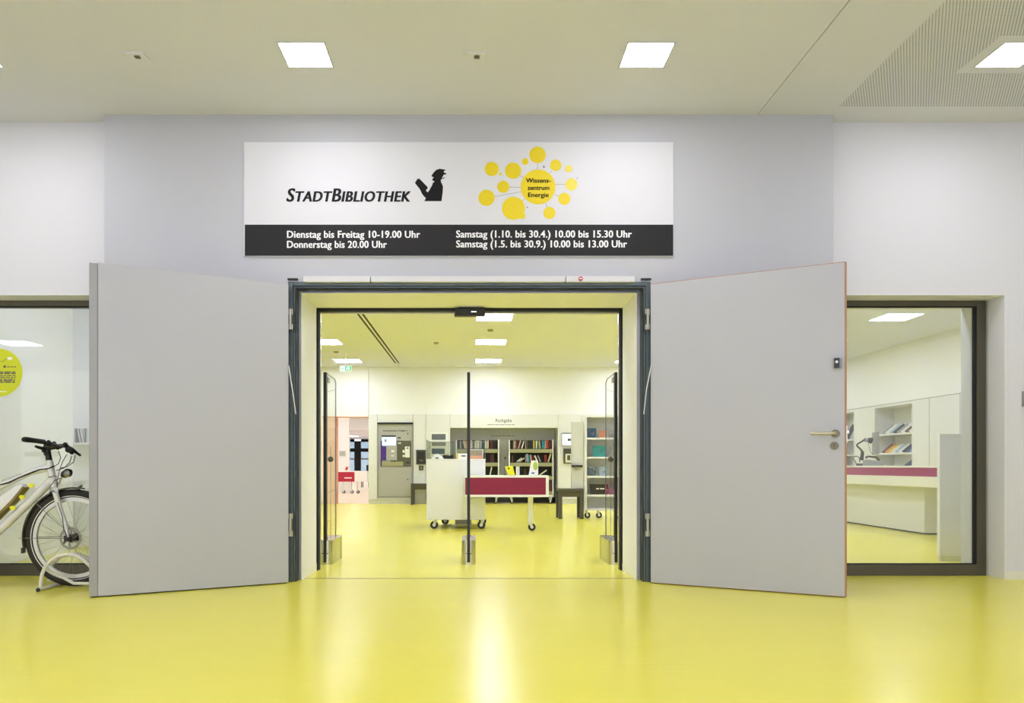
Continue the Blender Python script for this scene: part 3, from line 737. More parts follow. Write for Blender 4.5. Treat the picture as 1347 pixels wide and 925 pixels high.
# items on the table
yt = TD+.2
def card(name, px0, px1, py0, py1, D, m, label, cat, lean=0, z=None, group=None):
    zb = z if z is not None else Z(py1, D)
    t = MB().prism([(X(px0, D)+lean, Z(py0, D)), (X(px0, D), zb), (X(px1, D), zb), (X(px1, D)+lean, Z(py0, D))][::-1], D, D+.012).build(name, m, loc=(X((px0+px1)/2, D), D, zb))
    return tag(t, label, cat, group)
zt2 = tz1+.001
fl = thing('flyer', (X(670, yt), yt, zt2), 'yellow flyer leaning over on the magenta table', 'flyer')
MB().prism([(X(668.5, yt), zt2), (X(677.5, yt), zt2), (X(674.5, yt), zt2+.125), (X(664, yt), zt2+.115)], yt, yt+.01).build('sheet', M['yellow'], fl)
MB().box(X(668, yt), X(670, yt), yt-.002, yt, zt2+.08, zt2+.10).build('dark_print', M['ink'], fl)
for i, px in enumerate((679.3, 681.6)):
    tag(MB().box(X(px, yt), X(px+1.7, yt), yt, yt+.13, zt2, zt2+.115).build('booklet', M['paper'], loc=(X(px, yt), yt, zt2)), ['white upright booklet next to the yellow flyer on table', 'white upright booklet on table, second from the yellow flyer'][i], 'booklet', 'booklets on the magenta table')
cd = thing('brochure_holder', (X(702, yt), yt, zt2), 'white brochure with green oval in a stand on the magenta table', 'brochure')
MB().prism([(X(695.5, yt), zt2), (X(708, yt), zt2), (X(707.8, yt), zt2+.18), (X(706, yt), zt2+.195), (X(699, yt), zt2+.195), (X(697.5, yt), zt2+.12)], yt, yt+.012).build('sheet', M['paper'], cd)
ov = [(X(704.2, yt)+.032*math.cos(a), zt2+.125+.055*math.sin(a)) for a in [2*math.pi*i/20 for i in range(20)]]
MB().prism(ov, yt-.002, yt).build('green_oval', mat('leaf_green_print', (176, 200, 90), .5), cd)
MB().box(X(699, yt), X(703, yt), yt-.002, yt, zt2+.02, zt2+.04).build('blue_print', mat('blue_print', (90, 120, 190), .5), cd)
sw = thing('gooseneck_microphone', (X(664, yt+.1), yt+.1, zt2), 'thin dark gooseneck rod standing behind the yellow flyer', 'microphone')
MB().tube([(X(664.3, yt+.1), yt+.1, zt2), (X(663.6, yt+.1), yt+.1, zt2+.16), (X(664.4, yt+.1), yt+.1, zt2+.22)], .003, 6).build('neck', M['tabledark'], sw)
MB().tube([(X(664.4, yt+.1), yt+.1, zt2+.215), (X(664.6, yt+.1), yt+.1, zt2+.245)], .008, 8).build('head', M['black'], sw)
MB().box(X(662.5, yt+.1), X(666, yt+.1), yt+.08, yt+.12, zt2, zt2+.008).build('foot', M['black'], sw)

# ------------------------------------------------------------------ wall units at the far side
km = thing('payment_machine', ((kx0+kx1)/2, LD, kz0), 'grey built-in payment machine with screen in the cream cabinet wall', 'machine')
D = LD-.02
MB().box(kx0+.005, kx1-.005, D+.02, D+.4, kz0+.005, kz1-.03).build('housing', M['machine'], km)
MB().box(kx0, kx1, D-.02, D+.02, kz1-.036, kz1).build('top_bar', M['black'], km)
MB().frame(kx0+.01, kx1-.01, kz0, kz1-.036, D+.005, D+.02, .02, .02, .03, .015).build('door_frame', M['greyplastic'], km)
MB().box(kx0+.033, kx1-.033, D+.008, D+.02, kz0+.03, Z(615, D)).build('lower_door', M['machine'], km)
def KP(u, v): return X(490+u/7.71, D), Z(550+v/7.71, D)
def kbox(u0, v0, u1, v1, y0, y1, name, m):
    (xa, za), (xb, zb) = KP(u0, v1), KP(u1, v0); return MB().box(xa, xb, y0, y1, za, zb).build(name, m, km)
text('lettering', 'KASSENAUTOMAT', KP(110, 0)[0], KP(355, 0)[0], KP(0, 137)[1], .034, D+.019, M['ink'], km, offset=.01)
kbox(82, 230, 100, 490, D+.0, D+.02, 'side_strip', M['purple'])
kbox(92, 175, 235, 190, D-.01, D+.02, 'screen_hood', M['tabledark'])
kbox(97, 195, 235, 278, D-.004, D+.02, 'screen', M['screen'])
kbox(120, 215, 145, 245, D-.006, D-.004, 'screen_icon', M['greyplastic'])
kbox(88, 288, 138, 430, D+.002, D+.02, 'violet_panel', M['purple'])
kbox(140, 280, 247, 430, D-.002, D+.02, 'keypad_panel', M['machine'])
kbox(190, 325, 222, 348, D-.008, D-.002, 'keypad', M['white'])
kbox(190, 375, 218, 390, D-.008, D-.002, 'card_slot', M['offwhite'])
kbox(248, 230, 390, 490, D-.001, D+.02, 'coin_panel', M['machdark'])
kbox(258, 245, 290, 265, D-.008, D-.001, 'coin_slot', M['satin'])
kbox(330, 290, 378, 400, D-.02, D-.001, 'card_reader', M['white'])
kbox(345, 300, 366, 312, D-.022, D-.02, 'reader_display', M['tabledark'])
kbox(306, 325, 326, 352, D-.01, D-.001, 'button', M['white']); kbox(306, 375, 326, 395, D-.01, D-.001, 'button', M['white'])
kbox(95, 440, 310, 487, D-.012, D+.02, 'tray', M['shelflip'])
kbox(185, 432, 245, 442, D-.014, D+.02, 'tray_slot', M['black'])
kbox(340, 447, 378, 460, D-.004, D-.001, 'receipt_slot', M['black'])
kbox(255, 195, 287, 207, D+.016, D+.02, 'reader_slot', M['black'])
kbox(350, 152, 364, 165, D+.016, D+.02, 'lock', M['tabledark']); kbox(350, 618, 364, 630, D+.004, D+.008, 'lock', M['tabledark'])
# black reader and small socket right of the machine
rd = thing('wall_reader', (X(553, LD), LD, Z(611, LD)), 'black card reader box on the cream wall beside payment machine', 'reader')
MB().box(X(547.5, LD), X(560, LD), LD-.06, LD, Z(611, LD), Z(592, LD)).build('housing', M['tabledark'], rd, bevel=.004)
MB().box(X(549, LD-.06), X(558.5, LD-.06), LD-.062, LD-.06, Z(609.5, LD), Z(594, LD)).build('screen', M['black'], rd)
MB().box(X(551.5, LD-.06), X(557, LD-.06), LD-.065, LD-.062, Z(607.5, LD), Z(604.5, LD)).build('reader_mark', M['machdark'], rd)
rd = thing('wall_socket', (X(554, LD), LD, Z(618, LD)), 'small dark square switch below the black card reader', 'switch')
MB().box(X(551.2, LD), X(557, LD), LD-.02, LD, Z(618.8, LD), Z(612.8, LD)).build('plate', M['tabledark'], rd)
MB().box(X(553, LD), X(555.5, LD), LD-.024, LD-.02, Z(617, LD), Z(614.5, LD)).build('button', M['greyplastic'], rd)
# leaflet display on the wall
dr = thing('leaflet_display', (X(577, LD), LD, Z(605, LD)), 'white wall rack with three leaflet pockets behind the tall cabinet', 'display rack')
x0, x1 = X(565.8, LD), X(588.8, LD)
MB().box(x0, x1, LD-.02, LD, Z(606, LD), Z(568.5, LD)).build('back_board', M['white'], dr)
for (a, c, m, r) in ((571.2, 578.5, 0, 586.2), (582.3, 586.8, 1, 586.5), (590.4, 597.3, 2, 585)):
    mm = [mat('slate_leaflet', (100, 105, 110), .5, var=.3, nscale=9), mat('grey_leaflet', (130, 130, 122), .5, var=.3, nscale=14), mat('blue_leaflet', (40, 70, 100), .5, var=.8, nscale=12)][m]
    MB().box(X(568, LD), X(r, LD), LD-.035, LD-.02, Z(c, LD), Z(a, LD)).build('leaflet', mm, dr)
for a in (580.5, 588.5): MB().box(x0, x1, LD-.06, LD-.02, Z(a+.8, LD), Z(a-.6, LD)).build('ledge', M['white'], dr)
# monitor and reader right of the niche
mo = thing('wall_monitor', (X(745.5, LD), LD, Z(586, LD)), 'white lit wall screen right of the trolley niche', 'screen')
MB().box(X(738.8, LD), X(753, LD), LD-.05, LD, Z(586.8, LD), Z(569.5, LD)).build('housing', M['greyplastic'], mo)
MB().box(X(739.8, LD-.05), X(752.8, LD-.05), LD-.053, LD-.05, Z(586, LD), Z(571.5, LD)).build('screen', M['screenw'], mo)
MB().box(X(746, LD), X(750.5, LD), LD-.056, LD-.053, Z(580.5, LD), Z(577, LD)).box(X(741, LD), X(746, LD), LD-.056, LD-.053, Z(585.3, LD), Z(584.3, LD)).build('screen_text', M['machdark'], mo)
mo = thing('return_terminal', (X(746.5, LD), LD, Z(609.5, LD)), 'dark framed return slot with grey picture below the wall screen', 'reader')
MB().box(X(741, LD), X(753, LD), LD-.05, LD, Z(609.8, LD), Z(590.2, LD)).build('housing', M['tabledark'], mo)
MB().box(X(743.8, LD-.05), X(751.6, LD-.05), LD-.054, LD-.05, Z(608.6, LD), Z(597.2, LD)).build('picture', M['offwhite'], mo)
MB().box(X(746, LD-.05), X(750, LD-.05), LD-.058, LD-.054, Z(605.6, LD), Z(599, LD)).build('picture_print', M['machdark'], mo)

# ------------------------------------------------------------------ books
BOOKMESH = {}
def book_mesh(m):
    if m.name in BOOKMESH: return BOOKMESH[m.name]
    b = MB()                                              # unit book: x thickness, y depth, z height; spine towards -y
    b.mat(0).box(-.5, -.38, 0, 1, 0, 1).box(.38, .5, 0, 1, 0, 1).box(-.38, .38, 0, .04, 0, 1)
    b.mat(1).box(-.38, .38, .04, .96, .02, .98)
    o = b.build('book_mesh', [m, M['paper']]); me = o.data
    bpy.data.objects.remove(o); BOOKMESH[m.name] = me
    return me
BC = {'white': (226, 222, 212), 'cream': (205, 196, 160), 'grey': (150, 150, 150), 'black': (30, 30, 32), 'brown': (88, 62, 48), 'maroon': (104, 34, 44), 'red': (176, 48, 40),
      'teal': (20, 132, 146), 'blue': (44, 66, 120), 'pale blue': (160, 184, 206), 'yellow': (212, 200, 90), 'green': (96, 130, 70), 'pink': (210, 168, 150), 'orange': (222, 140, 50)}
BM = {k: mat('book_'+k.replace(' ', '_'), v, .5, var=.08, nscale=3) for k, v in BC.items()}
ORD = ['first', 'second', 'third', 'fourth', 'fifth', 'sixth', 'seventh', 'eighth', 'ninth', 'tenth', 'eleventh', 'twelfth', 'thirteenth', 'fourteenth', 'fifteenth', 'sixteenth', 'seventeenth', 'eighteenth', 'nineteenth', 'twentieth']
def book(x, y, z, w, d, h, col, label, group, lean=0, rotz=0):
    o = bpy.data.objects.new('book', book_mesh(BM[col])); COL.objects.link(o)
    o.location = (x, y, z); o.scale = (w, d, h); o.rotation_euler = (0, lean, rotz)
    if lean:                                              # keep the lower corner on the shelf
        o.location.z = z+abs(math.sin(lean))*w/2
    return tag(o, label, 'book', group)

def row(px0, D, z, y, items, where, group):
    """items: (px, thickness px, height m, colour, lean)"""
    for i, (px, w, h, c, ln) in enumerate(items):
        lab = f"{c} book, {ORD[i]} from left on {where}"
        book(X(px+w/2, D), y, z+.0005, w*D/F, .15, h, c, lab, group, ln)

TRD = 17.32
def trolley(px0, px1, label):
    x0, x1 = X(px0, TRD), X(px1, TRD); z1 = Z(578.6, TRD); z0 = .155
    t = thing('book_trolley', ((x0+x1)/2, TRD+.15, 0), label, 'trolley', 'book return trolleys in the niche')
    MB().box(x0, x0+.022, TRD, TRD+.32, z0, z1).build('side_panel', M['white'], t); MB().box(x1-.022, x1, TRD, TRD+.32, z0, z1).build('side_panel', M['white'], t)
    MB().box(x0+.022, x1-.022, TRD+.30, TRD+.32, z0, z1).build('back_panel', M['bookback'], t)
    for zz in (1.255, .945, .635, .29):
        s = MB().box(x0+.022, x1-.022, TRD+.03, TRD+.30, zz-.014, zz).build('shelf', M['tabledark'], t)
        MB().box(x0+.022, x1-.022, TRD+.012, TRD+.03, zz-.095, zz-.014).build('shelf_lip', M['shelflip'], s)
    MB().box(x0+.022, x1-.022, TRD, TRD+.30, z0, .2).build('base', M['white'], t)
    for xx in (x0+.05, x1-.05):
        for yy in (TRD+.05, TRD+.27): caster(t, xx, yy, z0, .045, fl=1 if xx < (x0+x1)/2 else -1)
    return t
trolley(599.5, 656.5, 'white framed book trolley with dark shelves, half hidden behind the service cabinet')
trolley(669.5, 728, 'white framed book trolley with dark shelves, behind the green oval brochure')
wh, gr = 'top shelf of trolley behind middle gate', 'books on the return trolley by the middle gate'
row(0, TRD, 1.255, TRD+.06, [(603, 1.6, .17, 'black', 0), (605, 1.4, .18, 'grey', 0), (609, 1.6, .16, 'black', -.22), (611, 1.6, .18, 'cream', -.22), (613, 1.6, .18, 'pink', -.22), (615, 1.5, .17, 'orange', -.22), (619, 1.6, .19, 'white', 0), (620.8, 1.5, .17, 'grey', 0), (622.6, 1.4, .18, 'brown', 0),
    (624.4, 1.6, .17, 'white', 0), (626.2, 1.7, .19, 'cream', 0), (628.2, 1.8, .18, 'white', 0), (630.2, 1.6, .19, 'grey', 0), (632, 1.5, .17, 'pale blue', 0), (634.6, 1.5, .16, 'black', .1), (638, 1.5, .18, 'white', 0), (639.7, 1.4, .17, 'grey', 0), (641.3, 1.6, .19, 'cream', 0), (645.6, 1.8, .17, 'maroon', 0), (648.6, 1.6, .17, 'black', 0)], wh, gr)
row(0, TRD, .945, TRD+.06, [(645.5, 1.6, .175, 'maroon', 0), (648, 1.8, .18, 'brown', 0)], 'second shelf of trolley behind middle gate', gr)
row(0, TRD, .635, TRD+.06, [(643.8, 1.4, .20, 'white', .22)], 'third shelf of trolley behind middle gate', gr)
wh, gr = 'top shelf of trolley behind green brochure', 'books on the return trolley behind the green brochure'
row(0, TRD, 1.255, TRD+.06, [(674, 1.6, .17, 'black', 0), (675.8, 1.3, .18, 'pink', 0), (677.4, 1.3, .17, 'grey', 0), (679.2, 1.6, .17, 'maroon', 0), (681.4, 1.5, .19, 'pink', .28), (683.7, 1.5, .18, 'black', .28), (685.9, 1.5, .17, 'white', .28), (691, 1.2, .26, 'grey', 0),
    (692.4, 2.4, .17, 'brown', 0), (695.2, 2.8, .17, 'black', 0), (698.6, 2.2, .17, 'black', 0), (701.8, 1.7, .18, 'yellow', 0), (705.2, 1.5, .18, 'white', 0), (708.5, 1.4, .18, 'green', -.13), (710.4, 1.4, .18, 'pink', -.13), (713, 3, .17, 'teal', 0), (716.6, 2.4, .18, 'grey', 0), (719.4, 2.4, .19, 'red', 0), (723, 1.8, .17, 'maroon', 0)], wh, gr)
wh = 'second shelf of trolley behind green brochure'
row(0, TRD, .945, TRD+.06, [(673.5, 1.6, .15, 'brown', 0), (679.5, 1.5, .14, 'white', .95), (682.8, 1.5, .14, 'cream', .95), (691.6, 1.2, .17, 'grey', 0), (694, 1.5, .19, 'pale blue', -.08), (696, 1.4, .17, 'teal', -.1), (698.6, 1.6, .17, 'pink', -.12), (701, 1.6, .16, 'maroon', 0), (706.5, 1.7, .16, 'white', -.4), (710.5, 1.6, .16, 'grey', -.4),
    (716.6, 1.2, .17, 'red', 0), (718.4, 1.2, .17, 'brown', 0), (720.6, 1.8, .23, 'cream', .3)], wh, gr)
wh = 'third shelf of trolley behind green brochure'
row(0, TRD, .635, TRD+.06, [(690, 1.6, .16, 'brown', 0), (709.5, 1.3, .20, 'white', .95)], wh, gr)
row(0, TRD, .29, TRD+.06, [(723, 2, .2, 'maroon', 0)], 'lowest shelf of trolley behind green brochure', gr)

# ------------------------------------------------------------------ dark benches / tables
def bench(x0, x1, y0, y1, zt, label):
    t = thing('side_table', ((x0+x1)/2, (y0+y1)/2, 0), label, 'table', 'dark side tables')
    w = .058
    MB().box(x0, x1, y0, y1, zt-.045, zt).build('top', M['tabledark'], t, bevel=.003)
    for (a, c) in ((x0, y0), (x1-w, y0), (x0, y1-w), (x1-w, y1-w)): MB().box(a, a+w, c, c+w, 0, zt-.045).build('leg', M['tabledark'], t, bevel=.002)
    MB().box(x0+w, x1-w, y0+.02, y0+.04, zt-.13, zt-.045).build('apron', mat('brown_apron', (84, 76, 50), .5) if 'brown_apron' not in bpy.data.materials else bpy.data.materials['brown_apron'], t)
    return t
bench(X(540.3, 16.75), X(566, 16.75), 16.75, 17.15, Z(636.5, 16.75), 'dark open side table beneath the black card reader')
bench(X(735, 12.3), X(768, 12.3), 12.3, 12.72, Z(643.3, 12.3), 'dark open side table next to the white bookcase')
zb = Z(643.3, 12.3)+.001; D = 12.42
st = thing('self_check_panel', (X(759.5, D), D, zb), 'tall pale terminal panel with black tray standing on the dark side table', 'terminal')
MB().box(X(752, D), X(767, D), D, D+.10, zb, Z(555, D)).build('column', mat('pale_grey_plastic', (205, 205, 198), .3), st, bevel=.006)
MB().box(X(751.6, D), X(765.5, D), D-.09, D, Z(614.5, D), Z(612, D)).build('tray', M['black'], st, bevel=.002)
MB().box(X(755, D), X(764, D), D-.004, D, Z(610, D), Z(575, D)).build('glass_front', mat('silver_glass', (212, 213, 208), .12), st)

# ------------------------------------------------------------------ white bookcase at the right
D = 12.46
x0, x1 = X(768.5, D), X(817, D); ytop = Z(546.5, D); zbot = Z(672, D)
bc = thing('bookcase', ((x0+x1)/2, D+.2, 0), 'cream open bookcase on casters behind the right glass gate', 'bookcase')
MB().box(x0, x0+.045, D, D+.38, zbot, ytop).build('side_panel', M['cabwhite'], bc); MB().box(x1-.045, x1, D, D+.38, zbot, ytop).build('side_panel', M['cabwhite'], bc)
MB().box(x0+.045, x1-.045, D+.36, D+.38, zbot, ytop).build('back_panel', M['cabwhite'], bc)
MB().box(x0+.045, x1-.045, D, D+.36, ytop-.03, ytop).build('top', M['cabwhite'], bc)
shz = []
for (a, c) in ((575.8, 578.2), (601, 603.4), (626.3, 628.8), (651, 653.5), (669.3, 672)):
    MB().box(x0+.045, x1-.045, D, D+.36, Z(c, D), Z(a, D)).build('shelf', M['cabwhite'], bc); shz.append(Z(a, D))
for xx in (x0+.04, x1-.06, X(787, D)):
    caster(bc, xx, D+.06, zbot, .05, fl=1)
def cov(n, c, v=.6, s=14):
    m = mat(n, c, .4, var=.02, nscale=s)
    nt = m.node_tree; b = nt.nodes['Principled BSDF']; src = b.inputs['Base Color'].links[0].from_socket
    no = [q for q in nt.nodes if q.type == 'TEX_NOISE'][0]
    rp = nt.nodes.new('ShaderNodeValToRGB'); rp.color_ramp.elements[0].position = .5; rp.color_ramp.elements[1].position = .58
    nt.links.new(no.outputs[0], rp.inputs[0])
    mx = nt.nodes.new('ShaderNodeMix'); mx.data_type = 'RGBA'; mx.inputs[7].default_value = lin(tuple(min(255, q*.35+150*v) for q in c))
    nt.links.new(rp.outputs[0], mx.inputs[0]); nt.links.new(src, mx.inputs[6]); nt.links.new(mx.outputs[2], b.inputs['Base Color'])
    return m
def faceout(px0, px1, py0, k, D2, m, label, cat='book', group='books shown face out on the bookcase', tilt=.18):
    zb = shz[k]+.0045; zt = Z(py0, D2); h = (zt-zb)
    o = MB(Matrix.Translation((X((px0+px1)/2, D2), D2+.02, zb)) @ Matrix.Rotation(-tilt, 4, 'X'))
    w = (px1-px0)*D2/F/2
    o.box(-w, w, 0, .018, 0, h)
    return tag(o.build('book' if cat == 'book' else 'game_box', m, loc=(X((px0+px1)/2, D2), D2+.02, zb)), label, cat, group)
D2 = D+.1
faceout(773, 784.8, 563, 0, D2, cov('blue_face_cover', (40, 72, 100), .7), 'dark blue book face out on the top shelf of the bookcase')
faceout(788.5, 798, 566, 0, D2, cov('sand_cover', (190, 120, 80), .7), 'small orange brown book face out on the bookcase top shelf')
faceout(780.2, 797.5, 586, 1, D2, cov('teal_cover', (50, 150, 144), .35, 10), 'wide teal book face out on second shelf of the bookcase')
faceout(773.3, 785.3, 613.8, 2, D2, cov('marbled_cover', (84, 100, 104), .8, 25), 'dark mottled book face out on third shelf of the bookcase')
faceout(789, 799, 614.3, 2, D2, cov('sky_cover', (170, 190, 205), .2), 'pale blue book face out on third shelf of the bookcase')
gb = thing('game_box', (X(788, D2), D2, shz[3]), 'dark brown game box with pale title on fourth bookcase shelf', 'box')
MB().prism([(X(778, D2), shz[3]+.001), (X(797, D2), shz[3]+.001), (X(797, D2), Z(637.2, D2)), (X(776.3, D2), Z(637.2, D2))], D2, D2+.07).build('lid', mat('dark_brown_card', (58, 52, 34), .5), gb)
MB().box(X(797, D2)+.001, X(800, D2), D2, D2+.07, shz[3]+.001, Z(637.2, D2)).build('side', M['magenta'], gb)
fine_print(gb, X(784.3, D2), X(795, D2), Z(643.8, D2), D2-.001, M['paper'], .035)
tag(MB().box(X(801.3, D2), X(808.5, D2), D2, D2+.06, shz[3]+.001, Z(643, D2)).build('game_box', cov('pink_box_cover', (186, 90, 130), .4), loc=(X(805, D2), D2, shz[3])), 'low pink box on fourth bookcase shelf beside the dark game box', 'box')
tag(MB().box(X(802, D2), X(808, D2), D2+.1, D2+.12, shz[0]+.001, shz[0]+.13).build('booklet', M['greyplastic'], loc=(X(805, D2), D2+.1, shz[0])), 'grey booklet on the top shelf behind the gate glass', 'booklet')
faceout(803, 809, 594, 1, D2, cov('grey_cover', (150, 150, 140), .5), 'grey book face out on second bookcase shelf behind the gate')

# ------------------------------------------------------------------ desk in the room beyond
D = 23.5
rt = thing('reading_room_table', (X(458, D), D+.3, 0), 'small red fronted white table on casters seen through the far doorway', 'table')
x0, x1, z0, z1 = X(444.5, D), X(483, D), Z(633.8, D), Z(619.8, D)
MB().box(x0, x1, D+.01, D+.6, z1-.03, z1).box(X(466.5, D), x1, D+.01, D+.6, z0, z1-.03).build('case', M['white'], rt)
MB().box(x0, X(466.5, D), D, D+.02, z0, z1-.03).build('front_panel', M['red'], rt)
MB().box(X(466.5, D), X(470, D), D, D+.01, z0, z1-.03).build('front_strip', M['white'], rt)
fine_print(rt, X(453, D), X(463, D), Z(629.5, D), D-.001, M['paper'], .06)
for (px) in (449, 460, 468): MB().box(X(px, D), X(px+1.5, D), D+.2, D+.26, .11, z0+.02).build('leg', M['white'], rt); caster(rt, X(px+.7, D), D+.23, .11, .05)
fy = thing('flyer', (X(455, D), D+.2, z1), 'white flyer with red print on the small red table', 'flyer')
MB().prism([(X(451.5, D), z1+.001), (X(457, D), z1+.001), (X(458.5, D), z1+.17), (X(453, D), z1+.17)], D+.2, D+.21).build('sheet', M['paper'], fy)
MB().prism([(X(452.6, D), z1+.03), (X(455.6, D), z1+.03), (X(456.8, D), z1+.13), (X(453.8, D), z1+.13)], D+.195, D+.2).build('red_print', M['red'], fy)
pc = thing('wall_picture', (X(450.5, 24.58), 24.58, Z(600, 24.6)), 'small grey picture on the white wall beyond the doorway', 'picture')
MB().box(X(446, 24.6), X(455, 24.6), 24.57, 24.6, Z(600.2, 24.6), Z(593, 24.6)).build('frame', M['offwhite'], pc)
MB().box(X(446.8, 24.6), X(454.2, 24.6), 24.562, 24.57, Z(599.6, 24.6), Z(593.8, 24.6)).build('print', mat('grey_photo_print', (170, 175, 170), .5, var=.4, nscale=20), pc)
ch = thing('office_chair', (X(481.5, 30), 30, 0), 'dark chair at the far end of the room beyond', 'chair')
D = 30
MB().box(X(480, D), X(485, D), D+.4, D+.46, Z(622, D), Z(612, D)).build('backrest', M['black'], ch)
MB().box(X(474, D), X(485, D), D, D+.42, Z(626, D), Z(624, D)).build('seat', M['black'], ch)
for (px, yy) in ((475, D+.03), (484.2, D+.03), (475, D+.38), (484.2, D+.38)): MB().box(X(px, D), X(px, D)+.03, yy, yy+.03, 0, Z(626, D)).build('leg', M['black'], ch)

# ------------------------------------------------------------------ counter behind the right window
ct = thing('reception_counter', (5.9, 10.3, 0), 'long white reception counter with glossy magenta band behind the right window', 'counter')
MB().box(5.62, 6.2, 9.49, 12.6, .02, .60).build('base', M['cabwhite'], ct, bevel=.004)
MB().box(5.66, 6.16, 9.53, 12.56, 0, .02).build('toe_recess', M['blackgap'], ct)
MB().box(5.45, 6.25, 8.5, 12.7, .60, .73).build('lower_slab', M['white'], ct, bevel=.003)
MB().box(5.455, 6.245, 8.505, 12.7, .73, .838).build('magenta_band', M['magenta2'], ct)
MB().box(5.45, 6.25, 8.5, 12.7, .838, .862).build('counter_top', M['white'], ct, bevel=.003)
MB().box(6.0, 6.2, 8.55, 8.75, 0, .60).build('leg', M['white'], ct)
# magnifier / reading device on the counter
D = 11.4; zc = .863
def RP(u, v, d=D): return W(1112+u/11.57, 540+v/11.57, d)
rdv = thing('monitor_arm', (RP(300, 800).x, D, zc), 'flat screen seen edge-on held by a black jointed arm on counter', 'monitor')
MB().tube([RP(245, 760), RP(262, 640), RP(240, 600), RP(172, 535), RP(180, 515), RP(280, 455), RP(300, 440)], [.03, .024, .014, .012, .012, .012, .015], 8).build('arm', M['black'], rdv)
MB().tube([RP(290, 445), RP(330, 455)], .03, 10).build('joint', M['greyplastic'], rdv)
MB().tube([RP(350, 450), RP(395, 460)], [.035, .05], 10).build('mount', M['black'], rdv)
MB().prism([(RP(395, 0).x, D-.14), (RP(430, 0).x, D-.16), (RP(520, 0).x, D+.14), (RP(490, 0).x, D+.16)], RP(0, 670).z, RP(0, 330).z, 'z').build('screen_housing', M['greyplastic'], rdv, bevel=.004)
MB().tube([RP(345, 490), RP(365, 560), RP(380, 630), RP(430, 680), RP(450, 640)], .003, 6).build('cable', M['black'], rdv)
MB().box(RP(210, 0).x, RP(350, 0).x, D-.1, D+.1, zc, zc+.035).build('foot', M['black'], rdv, bevel=.006)
ph = thing('desk_phone', (RP(420, 800).x, D-.25, zc), 'black and silver desk telephone beneath the flat screen on counter', 'telephone')
D3 = D-.25
MB().prism([(RP(300, 0, D3).x, zc), (RP(540, 0, D3).x, zc), (RP(520, 0, D3).x, zc+.05), (RP(310, 0, D3).x, zc+.09)], D3-.08, D3+.08).build('body', M['greyplastic'], ph, bevel=.004)
MB().tube([RP(310, 720, D3-.05), RP(350, 700, D3-.05), RP(470, 715, D3-.05), RP(515, 760, D3-.05)], [.018, .014, .014, .018], 8).build('handset', M['black'], ph)
lp = thing('cable_loop', (RP(160, 700).x, D, zc), 'black curved cable loop on the counter beside the arm foot', 'cable')
MB().tube([RP(220, 790, D-.3), RP(215, 720, D-.3), RP(180, 697, D-.3), RP(140, 700, D-.3), RP(115, 730, D-.3), RP(150, 775, D-.3), RP(165, 805, D-.3)], .007, 8).build('loop', M['tabledark'], lp)
# cabinet close behind the right window
wc = thing('white_screen', (4.5, 6.87, 0), 'plain white waist-high screen standing close behind the right window', 'screen')
MB().box(X(1234.5, 6.87), 4.9, 6.85, 6.89, .05, 1.135).build('body', M['reveal'], wc)  # lightened white makes up for the dim light on this face
MB().box(X(1234.5, 6.87)+.01, 4.88, 6.856, 6.884, 0, .05).build('plinth', M['offwhite'], wc)
MB().box(X(1234.5, 6.87)-.004, 4.9, 6.846, 6.894, 1.135, 1.147).build('top', M['white'], wc)

# books in the side wall niches
def niche_shelves(y0, y1, zs, n, lab):
    t = thing('wall_shelf', (RWX+.2, (y0+y1)/2, nz0), lab, 'shelf')
    for z in zs: MB().box(RWX+.01, RWX+.38, y0+.002, y1-.002, z-.03, z).build('board', M['cabwhite'], t)
    return t
niche_shelves(13.66, 14.92, (1.47, 1.105, .80), 0, 'cream wall niche boards holding magazines above the counter')
niche_shelves(15.75, 16.7, (1.42, 1.10, .80), 0, 'cream wall niche boards beside the wood-edged door leaf')
def mags(y_from, y_to, z, cols, where, group, h=.24, slope=.75):
    n = len(cols); st = (y_to-y_from)/n
    for i, c in enumerate(cols):
        y = y_from-0+st*(i+.5)
        Mx = Matrix.Translation((RWX+.06, y, z+.004)) @ Matrix.Rotation(.42, 4, 'X') @ Matrix.Rotation(slope, 4, 'Y')
        w = abs(st)*.42
        o = MB(Mx).box(-.004, .004, -w, w, 0, h)
        tag(o.build('magazine', BM[c], loc=(RWX+.06, y, z)), f'{c} magazine, {ORD[i]} from left on {where}', 'magazine', group)
mags(14.8, 13.75, 1.47, ['grey', 'white', 'pale blue', 'black', 'grey', 'white', 'brown', 'white'], 'upper niche shelf above the counter', 'magazines on the upper niche shelf')
mags(14.8, 13.75, 1.105, ['brown', 'orange', 'yellow', 'white', 'pale blue', 'white', 'black', 'blue', 'grey'], 'middle niche shelf above the counter', 'magazines on the middle niche shelf')
mags(14.1, 13.75, .80, ['blue', 'blue'], 'lowest niche shelf above the counter', 'magazines on the lowest niche shelf', h=.26)
mags(16.6, 16.1, 1.42, ['black', 'grey', 'black'], 'upper shelf of niche by the wooden door edge', 'magazines in the second niche', h=.34, slope=.3)

